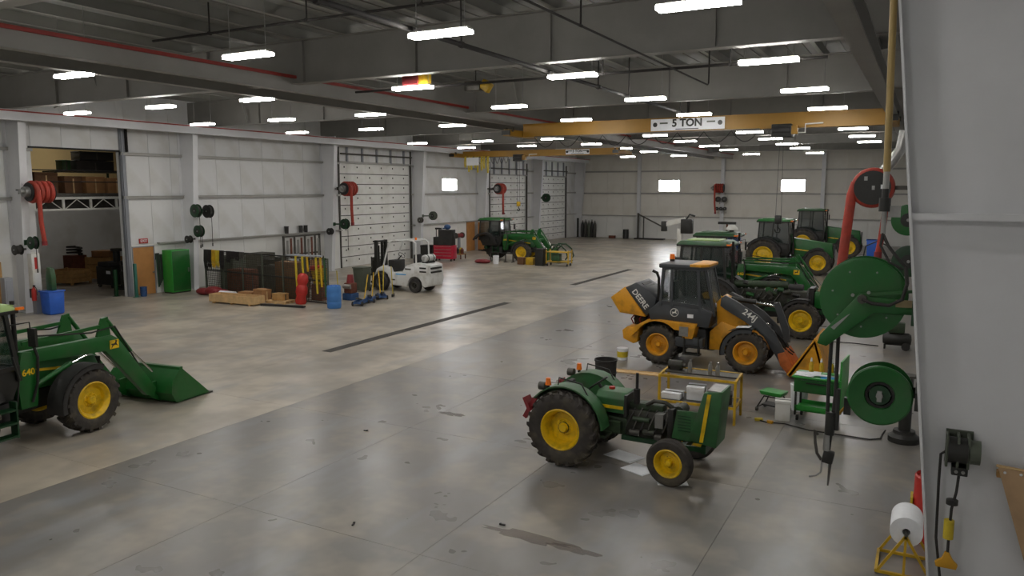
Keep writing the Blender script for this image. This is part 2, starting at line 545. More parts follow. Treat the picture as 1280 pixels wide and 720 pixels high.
# ---- side room behind the big opening
mb = MB().bb(XB - .2, XB, 12, 36, 0, 8).bb(XB, XW - .25, 11.8, 12, 0, 8).bb(XB, XW - .25, 36, 36.2, 0, 8)
struct(mb.build('wall_side_room', 'wall_white'), 'pale wall of the side room seen through the tall opening')
struct(MB().bb(XB - .2, XW - .25, 11.8, 36.2, 8, 8.2).build('ceiling_side_room', 'ceiling_deck'), 'ceiling of the side room')
mz = MB().bb(-39.0, -33.0, 12, 36, 4.45, 4.6).build('mezzanine_deck', 'steel_dark'); struct(mz, 'storage mezzanine deck in the side room')
mb = MB().bb(-33.15, -33.0, 12, 36, 4.34, 4.46).bb(-33.15, -33.0, 12, 36, 3.86, 3.94)
mb.build('truss_chord', 'white_paint', mz)
for x in (-33.9, -34.9, -35.9, -36.9, -37.9, -38.8):
    MB().bb(x - .03, x + .03, 12, 36, 3.95, 4.45).bb(x - .1, x + .1, 12, 36, 3.92, 3.95).build('deck_joist', 'steel_dark', mz)
for k in range(14):
    y = 14.1 + k * 1.25
    MB().bb(-33.11, -33.04, y - .05, y + .05, 3.94, 4.34).build('truss_post', 'white_paint', mz)
    for a, b in (((y + .1), (y + .62)), ((y + 1.15), (y + .62))):
        MB().bar((-33.08, a, 3.94), (-33.08, b, 4.34), .03, .03, (1, 0, 0)).build('truss_web', 'white_paint', mz)
for z in (5.1, 5.6):
    MB().tube([(-33.1, 12.1, z), (-33.1, 35.9, z)], .025, 6).build('guard_rail', 'pipe_black', mz)
struct(MB().bb(-39.2, -39.0, 12, 36, 4.6, 8).build('wall_mezzanine', 'wall_tan'), 'tan back wall behind the mezzanine storage')
# header and jamb tracks of the tall opening
mb = MB().bb(XW - .05, XW + .10, 21.9, 22.12, 0, 7.5).bb(XW + .10, XW + .16, 21.93, 22.0, 0, 7.6)
struct(mb.build('trim_1', 'steel_grey'), 'steel jamb with dark door track beside the tall opening')
struct(MB().bb(XW + .0, XW + .06, 18.0, 21.9, 6.4, 6.47).build('trim_2', 'dark_slot'), 'dark rubber edge across the top of the tall opening')
struct(MB().bb(XW + .1, XW + .22, 22.13, 22.2, 6.4, 7.5).build('trim_3', 'pipe_black'), 'black door track bracket above the tall opening')

# ---- steel frames
def left_column(y):
    mb = MB()
    zt = RAFT + .1
    xb, xt = XW + .62, XW + 1.12
    mb.hexa([(XW, y - .012, 0), (xb, y - .012, 0), (xb, y + .012, 0), (XW, y + .012, 0), (XW, y - .012, zt), (xt, y - .012, zt), (xt, y + .012, zt), (XW, y + .012, zt)])
    mb.hexa([(xb, y - .14, 0), (xb + .03, y - .14, 0), (xb + .03, y + .14, 0), (xb, y + .14, 0), (xt, y - .14, zt), (xt + .03, y - .14, zt), (xt + .03, y + .14, zt), (xt, y + .14, zt)])
    mb.bb(XW, XW + .02, y - .14, y + .14, 0, zt)
    mb.bb(XW - .02, xb + .1, y - .18, y + .18, 0, .03)
    return mb
LCOLS = [17.2, 25.05, 34.75, 43.75, 52.4, 62.1]
for i, y in enumerate(LCOLS):
    o = left_column(y).build('steel_column', 'column_grey'); struct(o, 'tapered grey steel frame column against the left wall')
o = left_column(71.6).build('steel_column', 'column_grey'); struct(o, 'tapered grey steel frame column in the far corner')

def rcx(z): return 0.36 - 0.102 * z
def right_column(y):
    mb = MB()
    zt = RAFT + .1
    mb.hexa([(rcx(0), y - .008, 0), (XR, y - .008, 0), (XR, y + .008, 0), (rcx(0), y + .008, 0), (rcx(zt), y - .008, zt), (XR, y - .008, zt), (XR, y + .008, zt), (rcx(zt), y + .008, zt)])
    a, b = rcx(0), rcx(zt)
    mb.hexa([(a - .02, y - .13, 0), (a, y - .13, 0), (a, y + .13, 0), (a - .02, y + .13, 0), (b - .02, y - .13, zt), (b, y - .13, zt), (b, y + .13, zt), (b - .02, y + .13, zt)])
    mb.bb(XR - .02, XR, y - .13, y + .13, 0, zt)
    mb.bb(rcx(4.58) , XR - .02, y - .11, y + .11, 4.545, 4.6)
    return mb
for y in FRAMES[1:]:
    o = right_column(y).build('steel_column', 'column_grey'); struct(o, 'tapered grey steel frame column beside the right wall')

def rafter(y):
    mb = MB()
    x0, x1 = XW + 1.0, -.3
    mb.bb(x0, x1, y - .012, y + .012, RAFT, CEIL - .26)
    mb.bb(x0, x1, y - .15, y + .15, RAFT - .025, RAFT)
    mb.bb(x0, x1, y - .15, y + .15, CEIL - .285, CEIL - .26)
    mb.bb(XW, x0, y - .012, y + .012, RAFT - .1, CEIL - .26)
    mb.bb(x1, XR, y - .012, y + .012, RAFT - .1, CEIL - .26)
    for k in range(1, 8):
        x = x0 + (x1 - x0) * k / 8
        mb.bb(x - .01, x + .01, y - .1, y + .1, RAFT, CEIL - .285)
    return mb
for y in FRAMES:
    o = rafter(y).build('steel_rafter', 'beam_dull'); struct(o, 'deep grey steel rafter spanning the hall')

def ibeam(x, z0, z1, y0, y1, w=.3, tw=.03, tf=.03):
    return MB().bb(x - w / 2, x + w / 2, y0, y1, z0, z0 + tf).bb(x - w / 2, x + w / 2, y0, y1, z1 - tf, z1).bb(x - tw / 2, x + tw / 2, y0, y1, z0 + tf, z1 - tf)
RZ = RAFT - .025
mat('runway_grey', '#86847f', 0.5, 0.05, 0.08, 1.0)
# crane runways
o = ibeam(-15.8, 7.48, 7.9, -4.8, 71.4, .26, .22).build('crane_runway', 'runway_grey'); struct(o, 'long grey crane runway beam with red conductor rail hung under the rafters')
MB().bb(-15.67, -15.61, -4.8, 71.4, 7.83, 7.91).build('conductor_rail', 'conductor_red', o)
o = ibeam(-17.5, 7.48, 7.9, -4.8, 71.4, .26, .22).build('crane_runway', 'runway_grey'); struct(o, 'plain grey crane runway beam beside the red railed one')
o = ibeam(-1.2, 7.25, RZ, -4.8, 71.4, .34, .03).build('crane_runway', 'beam_dull'); struct(o, 'grey crane runway beam along the right wall columns')
o = ibeam(-29.75, 7.3, RZ, -4.8, 71.4, .34, .03).build('crane_runway', 'column_grey'); struct(o, 'light grey crane runway beam along the left wall columns')
MB().bb(-29.6, -29.56, -4.8, 71.4, RZ - .07, RZ - .02).build('conductor_rail', 'conductor_red', o)

# ---- overhead sectional doors
def overhead_door(n, y0, y1, zt, label):
    root = link('door_%d' % n, None, None, (XW - .12, (y0 + y1) / 2, 0)); struct(root, label)
    MB().bb(-.16, -.04, y0 - (y0 + y1) / 2 - .05, y1 - (y0 + y1) / 2 + .05, 0, zt + .1).build('backing_sheet', 'door_white', root)  # sheet added behind the sections to stop daylight showing through gaps
    H = zt; k = 10; h = H / k; L = y1 - y0 - .06
    sec = MB().bb(-.025, .025, -L / 2, L / 2, .015, h - .03)
    sec.bb(.025, .04, -L / 2, L / 2, h * .30, h * .34).bb(.025, .035, -L / 2, L / 2, h - .075, h - .035)
    me = sec.mesh('door_section'); me.materials.append(MATS['door_white'])
    nd = 6
    dm = MB()
    for q in range(nd):
        y = -L / 2 + L * (q + .5) / nd
        dm.bb(.03, .05, y - .035, y + .035, h * .56, h * .72)
    de = dm.mesh('hinge_plate'); de.materials.append(MATS['dark_slot'])
    jm = MB().bb(-.015, .01, -L / 2, L / 2, -.03, .015).mesh('joint_strip'); jm.materials.append(MATS['dark_slot'])
    for i in range(k):
        s = link('door_section', me, root, (0, 0, i * h))
        link('hinge_plate', de, s)
        if i: link('joint_strip', jm, s)
    for sgn in (-1, 1):
        MB().bb(.08, .2, sgn * (L / 2 + .05) - .05, sgn * (L / 2 + .05) + .05, 0, min(zt + 1.1, 7.3)).build('door_track', 'steel_dark', root)
    for q in range(5):
        y = -L / 2 + L * (q + .5) / 5
        MB().bb(.13, .22, y - .07, y + .07, zt + .05, 7.3).build('header_strut', 'steel_grey', root)
    MB().bb(.12, .2, -L / 2, L / 2, zt, zt + .12).build('header_beam', 'girt', root)
    MB().cyl((.3, -L / 2, zt + .55), (.3, L / 2, zt + .55), .05, n=10).build('spring_shaft', 'steel_dark', root)
    return root
overhead_door(1, 36.2, 43.5, 6.35, 'tall white sectional overhead door behind the white forklift')
overhead_door(2, 54.4, 60.95, 5.9, 'white sectional overhead door behind the green tractor with grapple')
overhead_door(3, 62.9, 69.4, 5.9, 'white sectional overhead door next to the far corner')

# hinged doors
d = MB().bb(XW - .06, XW + .02, 22.24, 23.31, 0.01, 2.18).build('door_4', 'door_tan'); struct(d, 'tan brown hinged door in the left wall under the exit sign')
MB().ball((XW + .07, 23.2, 1.0), .045, 6).build('door_knob', 'chrome', d)
MB().bb(XW - .1, XW + .04, 22.2, 22.25, 0, 2.22).bb(XW - .1, XW + .04, 23.3, 23.35, 0, 2.22).bb(XW - .1, XW + .04, 22.2, 23.35, 2.17, 2.22).build('door_frame', 'steel_grey', d)
d = MB().bb(XW + .03, XW + .1, 50.75, 51.9, 0.01, 2.25).build('door_5', 'door_tan'); struct(d, 'tan brown hinged door in the left wall near the red tool chest')
MB().ball((XW + .14, 51.75, 1.0), .045, 6).build('door_knob', 'chrome', d)

# trench drains
def drain(y0, y1, label):
    L = y1 - y0
    o = MB().bb(-.17, -.14, -L / 2, L / 2, 0, .008).bb(.14, .17, -L / 2, L / 2, 0, .008).bb(-.14, .14, -L / 2, L / 2, 0, .002).build('trench_drain', 'drain', None, 0, (-15.45, (y0 + y1) / 2, 0))
    struct(o, label)
    mb = MB()
    n = int(L / .09)
    for k in range(n): mb.bb(-.14, .14, -L / 2 + k * .09, -L / 2 + k * .09 + .05, .002, .007)
    stuff(mb.build('grate_bars', 'drain', o))
drain(17.1, 28.4, 'long narrow dark trench drain grate in the floor, the nearer one to the small open tractor')
drain(35.2, 43.8, 'narrow dark trench drain grate in the floor towards the far end wall')
# ================================================================== CEILING LIGHTS
hou = MB().bb(-.61, .61, -.10, .10, .06, .09).bb(-.58, .58, -.05, .05, .09, .11).mesh('housing'); hou.materials.append(MATS['white_paint'])
len_ = MB().bb(-.6, .6, -.12, .12, 0, .06).mesh('lens'); len_.materials.append(MATS['lamp_lens'])
def rods(top): 
    me = MB().cyl((0, 0, .11), (0, 0, top), .008, n=6).mesh('hanger'); me.materials.append(MATS['steel']); return me
LZ = 7.43
KS = (LZ - CAM_H + .02) / (7.6 - CAM_H)
hang = rods(CEIL - LZ)
XC = [-3.3, -8.05, -12.95, -19.0, -23.6, -28.3]
YC = [0.6, 6.4, 12.2, 18.2, 23.9, 29.7, 40.2, 46.0, 51.8, 57.5, 65.6]  # unseen first row, added for the light it gives the near column web
def lamp(x, y):
    o = thing('ceiling_light_offscreen' if y < 10 else 'ceiling_light', 'long white strip light fixture hung from the roof', 'light', (x, y, LZ), 0, 'strip lights hung in rows under the roof')
    link('housing', hou, o); link('lens', len_, o); link('hanger', hang, o, (-.5, 0, 0)); link('hanger', hang, o, (.5, 0, 0))
for i, x in enumerate(XC):
    for j, y in enumerate(YC):
        if (y < 10 and i > 3) or (i == 0 and y > 53) or (i == 5 and y > 47): continue
        lamp(x * KS, y * KS)
# lamps of the side room
o = thing('ceiling_light_offscreen', 'strip light above the storage mezzanine in the side room', 'light', (-36.2, 22.5, 7.6)); o.scale = (1, 1, 1)
link('housing', hou, o); link('lens', len_, o)
o = thing('ceiling_light_offscreen', 'strip light on the far wall side of the side room', 'light', (-42.5, 26, 7.6))
link('housing', hou, o); link('lens', len_, o)
# ================================================================== WHEELS
WC = {}
def tire_mesh(Rr, W, rim, lugs, lh, m):
    k = ('t', Rr, W, rim, lugs, lh, m)
    if k in WC: return WC[k]
    h = Rr - rim; c = Rr - lh
    prof = [(rim, -W * .40), (rim + h * .12, -W * .46), (rim + h * .5, -W * .5), (c - h * .12, -W * .47), (c, -W * .38), (c + .01, 0), (c, W * .38),
            (c - h * .12, W * .47), (rim + h * .5, W * .5), (rim + h * .12, W * .46), (rim, W * .40), (rim - .02, W * .3), (rim - .02, -W * .3)]
    mb = MB().lathe(prof, (0, 0, 0), 'y', 40, True)
    if lugs:
        for sd in (-1, 1):
            for q in range(lugs):
                t0 = 2 * math.pi * (q + (0.5 if sd > 0 else 0)) / lugs
                sk = 0.55 * 2 * math.pi / lugs * 2.0
                th = 2 * math.pi / lugs * .18
                def P(r, t, y): return (r * math.cos(t), y * sd, r * math.sin(t))
                seg = [(c - .012, Rr, t0, -.02 * W), (c - .012, Rr, t0 + sk * .45, W * .30), (c - h * .18, Rr - lh * .55, t0 + sk * .62, W * .5)]
                for (a, b) in ((0, 1), (1, 2)):
                    A, B = seg[a], seg[b]
                    mb.hexa([P(A[0], A[2] - th, A[3]), P(A[0], A[2] + th, A[3]), P(B[0], B[2] + th, B[3]), P(B[0], B[2] - th, B[3]),
                             P(A[1], A[2] - th * .8, A[3]), P(A[1], A[2] + th * .8, A[3]), P(B[1], B[2] + th * .8, B[3]), P(B[1], B[2] - th * .8, B[3])])
    else:
        for e in (-.24, -.08, .08, .24):
            mb.lathe([(c - .005, W * (e - .05)), (c + lh, W * (e - .04)), (c + lh, W * (e + .04)), (c - .005, W * (e + .05))], (0, 0, 0), 'y', 40, True)
    me = mb.mesh('tire'); me.materials.append(MATS[m]); WC[k] = me
    return me
def rim_mesh(rim, W, dish, m):
    k = ('r', rim, W, dish, m)
    if k in WC: return WC[k]
    o = W * .42
    prof = [(rim + .012, o), (rim - .01, o + .012), (rim - .03, o - .01), (rim - .05, o - .05), (rim * .80, o * .5 + dish * .5), (rim * .74, dish), (rim * .42, dish + .015),
            (rim * .38, dish + .03), (.001, dish + .03), (.001, dish - .01), (rim * .74, dish - .02), (rim - .04, -o * .6), (rim - .015, -o), (rim + .012, -o)]
    mb = MB().lathe(prof, (0, 0, 0), 'y', 32, True)
    me = mb.mesh('wheel'); me.materials.append(MATS[m]); WC[k] = me
    return me
def hub_mesh(rim, dish, m):
    k = ('h', rim, dish, m)
    if k in WC: return WC[k]
    mb = MB().lathe([(rim * .26, dish + .02), (rim * .26, dish + .06), (rim * .18, dish + .10), (.001, dish + .105)], (0, 0, 0), 'y', 16)
    for q in range(8):
        t = math.pi * q / 4
        mb.cyl((rim * .33 * math.cos(t), dish + .025, rim * .33 * math.sin(t)), (rim * .33 * math.cos(t), dish + .055, rim * .33 * math.sin(t)), rim * .035, n=6)
    me = mb.mesh('hub'); me.materials.append(MATS[m]); WC[k] = me
    return me
def wheel(parent, x, y, Rr, W, rim, lugs, lh, side, rm='jd_yellow', tm='rubber', dish=None, hm=None, steer=0.0):
    # side +1 : outer face towards +y
    dish = W * .1 if dish is None else dish
    o = link('wheel', rim_mesh(rim, W, dish, rm), parent, (x, y, Rr), (0, 0, (0 if side > 0 else math.pi) + steer))
    link('tire', tire_mesh(Rr, W, rim, lugs, lh, tm), o)
    link('hub', hub_mesh(rim, dish, hm or rm), o)
    return o

def arc(cx, cz, r, a0, a1, n=10):
    return [(cx + r * math.cos(R(a0 + (a1 - a0) * i / n)), cz + r * math.sin(R(a0 + (a1 - a0) * i / n))) for i in range(n + 1)]
def fender(parent, cx, cz, r, a0, a1, y0, y1, m, t=.03, lip=.12, name='fender'):
    poly = arc(cx, cz, r + t, a0, a1, 12) + arc(cx, cz, r, a1, a0, 12)
    mb = MB().prism(poly, y0, y1)
    if lip:
        yo = y0 if abs(y0) > abs(y1) else y1
        s = .015 if yo > 0 else -.015
        mb.prism(arc(cx, cz, r + t, a0, a1, 12) + arc(cx, cz, r - lip, a1, a0, 12), yo - s, yo)
    return mb.build(name, m, parent)

# ================================================================== CAB TRACTOR
def cab(root, x0, x1, w, z0, z1, roof_m, dark='black', roof_over=.16, accent=None):
    # open glazed cab from x0 (rear) to x1 (front)
    zs = z0 + (z1 - z0) * .34
    hw = w / 2
    pil = MB()
    pts = {'r': (x0, x0 + .08), 'm': ((x0 * .55 + x1 * .45), (x0 * .5 + x1 * .5)), 'f': (x1 + .08, x1 - .06)}
    for s in (-1, 1):
        for k, (xb, xt) in pts.items():
            pil.bar((xb, s * hw, zs - .25), (xt, s * (hw - .06), z1 - .1), .07, .07, (0, 1, 0))
        pil.bar((x0, s * hw, zs), (x1 + .08, s * hw, zs), .06, .08)
    pil.bar((x0, -hw, zs), (x0, hw, zs), .06, .08); pil.bar((x1 + .08, -hw, zs), (x1 + .08, hw, zs), .06, .08)
    pil.build('cab_frame', dark, root)
    lo = MB()
    lo.prism([(x0, z0 + .45), (x0 + .25, z0), (x1 - .05, z0), (x1 + .1, z0 + .3), (x1 + .08, zs), (x0, zs)], -hw + .02, hw - .02)
    lo.build('cab_body', dark, root, .02)
    for s in (-1, 1):
        for a, b in (('r', 'm'), ('m', 'f')):
            (ab, at), (bb_, bt) = pts[a], pts[b]
            MB().hexa([(ab + .04, s * hw - .008, zs + .04), (bb_ - .04, s * hw - .008, zs + .04), (bb_ - .04, s * hw + .008, zs + .04), (ab + .04, s * hw + .008, zs + .04),
                       (at + .04, s * (hw - .06) - .008, z1 - .14), (bt - .04, s * (hw - .06) - .008, z1 - .14), (bt - .04, s * (hw - .06) + .008, z1 - .14), (at + .04, s * (hw - .06) + .008, z1 - .14)]
                      ).build('window_pane', 'glass_dark', root)
    for (xb, xt) in (pts['r'], pts['f']):
        MB().hexa([(xb - .008, -hw + .04, zs + .04), (xb + .008, -hw + .04, zs + .04), (xb + .008, hw - .04, zs + .04), (xb - .008, hw - .04, zs + .04),
                   (xt - .008, -hw + .1, z1 - .14), (xt + .008, -hw + .1, z1 - .14), (xt + .008, hw - .1, z1 - .14), (xt - .008, hw - .1, z1 - .14)]).build('windscreen', 'glass_dark', root)
    ro = roof_over
    rf = MB().bb(x0 - ro * .6, x1 + ro, -hw - .03, hw + .03, z1 - .15, z1 - .07).build('roof_liner', 'black', root, .02)
    rr = MB().frustum([(x0 - ro * .7, -hw - .05), (x1 + ro * 1.1, -hw - .05), (x1 + ro * 1.1, hw + .05), (x0 - ro * .7, hw + .05)],
                      [(x0, -hw + .1), (x1, -hw + .1), (x1, hw - .1), (x0, hw - .1)], z1 - .09, z1 + .04).build('roof', roof_m, root, .03)
    MB().bb(x0 + .2, x1 - .25, -hw + .25, hw - .25, z1 + .03, z1 + .075).build('roof_hatch', accent or roof_m, rr, .02)
    for s in (-1, 1):
        MB().box((x1 + ro * 1.12, s * (hw - .2), z1 - .05), (.05, .2, .09)).build('work_light', 'chrome', rr)
        MB().box((x1 + ro * .9, s * (hw + .07), z1 - .06), (.14, .05, .05)).build('marker_light', 'amber', rr)
    # seat, steering wheel
    xm = (x0 + x1) / 2 - .15
    MB().bb(xm - .22, xm + .22, -.24, .24, z0 + .45, z0 + .58).bb(xm - .3, xm - .18, -.22, .22, z0 + .55, z0 + 1.1).build('seat', 'seat_black', root, .03)
    st = MB().cyl((xm + .62, 0, z0 + .3), (xm + .5, 0, z0 + .86), .035, n=8).build('steering_column', 'black', root)
    d = Vector((-.12, 0, .56)).normalized()
    a = Vector((0, 1, 0)); b = d.cross(a); c = Vector((xm + .5, 0, z0 + .87))
    MB().tube([c + a * (.2 * math.cos(t * math.pi / 8)) + b * (.2 * math.sin(t * math.pi / 8)) for t in range(17)], .014, 6).build('steering_wheel', 'black', st)
    for s in (-1, 1):
        MB().tube([(x1, s * hw, z1 - .35), (x1 + .15, s * (hw + .28), z1 - .3), (x1 + .16, s * (hw + .3), z1 - .75)], .014, 6).box((x1 + .17, s * (hw + .31), z1 - .58), (.05, .19, .34)).build('mirror', 'black', root)

def loader_arms(root, wb, yo, z_mast, mast_x, elbow, tip, m='green'):
    for s in (-1, 1):
        y0, y1 = s * yo - .07, s * yo + .07
        mp = [(mast_x - .16, .75), (mast_x + .16, .75), (mast_x + .22, 1.2), (mast_x + .12, z_mast), (mast_x - .08, z_mast + .04), (mast_x - .2, 1.3)]
        mast = MB().prism(mp, y0 - .02, y1 + .02).build('loader_mast', m, root, .01)
        if s < 0:
            text('640', .17, 'jd_yellow', mast, (mast_x + .02, y0 - .026, 1.42), (R(90), 0, 0))
        ex, ez = elbow; tx, tz = tip
        A = (mast_x, z_mast - .08)
        arm = [(A[0] - .1, A[1] + .12), (ex + .05, ez + .13), (ex + .22, ez + .02), (tx + .12, tz + .05), (tx + .06, tz - .12), (tx - .14, tz - .06), (ex - .12, ez - .18), (A[0] - .1, A[1] - .1)]
        ar = MB().prism(arm, y0, y1).build('loader_arm', m, root, .008)
        if s < 0:
            MB().bb(ex - .02, ex + .2, y0 - .012, y0 - .004, ez - .16, ez + .02).build('decal', 'jd_yellow', ar)
            deer(ar, 'black', (ex + .09, y0 - .014, ez - .07), .17)
        # upper link bars and lift cylinder
        MB().bar((A[0] - .02, s * yo + s * .02, A[1] + .26), (ex - .1, s * yo, ez + .34), .05, .07).build('levelling_link', m, root)
        MB().prism([(ex - .28, ez + .1), (ex - .12, ez + .5), (ex + .02, ez + .52), (ex + .06, ez + .1)], s * yo - .03, s * yo + .03).build('link_plate', m, root)
        cyl = MB().cyl((mast_x + .02, s * yo, 1.05), ((mast_x + ex) / 2 + .05, s * yo, (1.05 + ez) / 2 + .04), .05, n=10).build('lift_cylinder', m, root)
        MB().cyl(((mast_x + ex) / 2, s * yo, (1.05 + ez) / 2 + .02), (ex - .02, s * yo, ez - .04), .026, n=8).build('piston_rod', 'chrome', cyl)
        c2 = MB().cyl((ex, s * yo, ez + .46), (ex + (tx - ex) * .55, s * yo, ez + .46 - (ez + .1 - tz) * .55), .045, n=10).build('tilt_cylinder', m, root)
        MB().cyl((ex + (tx - ex) * .5, s * yo, ez + .46 - (ez + .1 - tz) * .5), (tx + .1, s * yo, tz + .42), .024, n=8).build('piston_rod', 'chrome', c2)
        MB().tube([(mast_x + .12, s * (yo + .1), z_mast + .25), (mast_x + .2, s * (yo + .13), z_mast - .1), (mast_x + .16, s * (yo + .13), 1.2), (mast_x + .05, s * (yo + .11), .85)], .028, 6).build('hydraulic_hose', 'black', root)
        MB().tube([(mast_x + .1, s * (yo + .05), z_mast + .3), (ex - .4, s * (yo + .03), ez + .25), (ex + .15, s * (yo + .05), ez + .3), (tx - .2, s * (yo + .04), tz + .5)], .018, 6).build('hydraulic_hose', 'black', root)
    MB().cyl((elbow[0] + .25, -yo, elbow[1] - .2), (elbow[0] + .25, yo, elbow[1] - .2), .07, n=12).build('cross_tube', m, root)
    MB().cyl((mast_x, -yo, 1.0), (mast_x, yo, 1.0), .08, n=12).build('mast_tube', 'black', root)

def bucket(root, x, w, m='green'):
    hw = w / 2
    b = MB()
    prof = [(x, .04), (x + 1.02, .02), (x + 1.02, .035), (x + .02, .09), (x - .10, .28), (x - .06, .52), (x + .16, .76), (x + .13, .79), (x - .11, .55), (x - .16, .27), (x - .03, .05)]
    b.prism(prof, -hw, hw)
    o = b.build('bucket', m, root)
    for s in (-1, 1):
        MB().prism([(x, .03), (x + 1.0, .03), (x + .18, .78), (x - .08, .54), (x - .13, .27)], s * hw - s * .025, s * hw).build('end_plate', m, o)
        MB().prism([(x - .06, .05), (x + .02, .06), (x - .06, .52), (x - .28, .5), (x - .34, .2)], s * .45 - .03, s * .45 + .03).build('mount_bracket', m, o)
    MB().bb(x + .92, x + 1.08, -hw - .01, hw + .01, .01, .04).build('cutting_edge', 'steel_dark', o)
    MB().bb(x + .1, x + .2, -hw, hw, .75, .82).build('top_lip', m, o)

def grapple(root, x, w, m='green'):
    hw = w / 2
    o = MB().bb(x, x + .08, -hw, hw, .12, .95).build('grapple', m, root)
    for k in range(6):
        y = -hw + .1 + (w - .2) * k / 5
        MB().tube([(x + .05, y, .2), (x + .35, y, .07), (x + .8, y, .05), (x + 1.15, y, .12)], .035, 6).build('lower_tine', 'olive_grey', o)
    for y in (-hw * .6, hw * .6):
        MB().tube([(x + .05, y, .95), (x + .2, y, 1.2), (x + .75, y, 1.2), (x + 1.15, y, .9), (x + 1.3, y, .45), (x + 1.15, y, .25)], .05, 6).build('upper_claw', 'green_dark', o)
        MB().cyl((x + .02, y, .7), (x + .45, y, 1.12), .04, n=8).build('claw_cylinder', 'black', o)

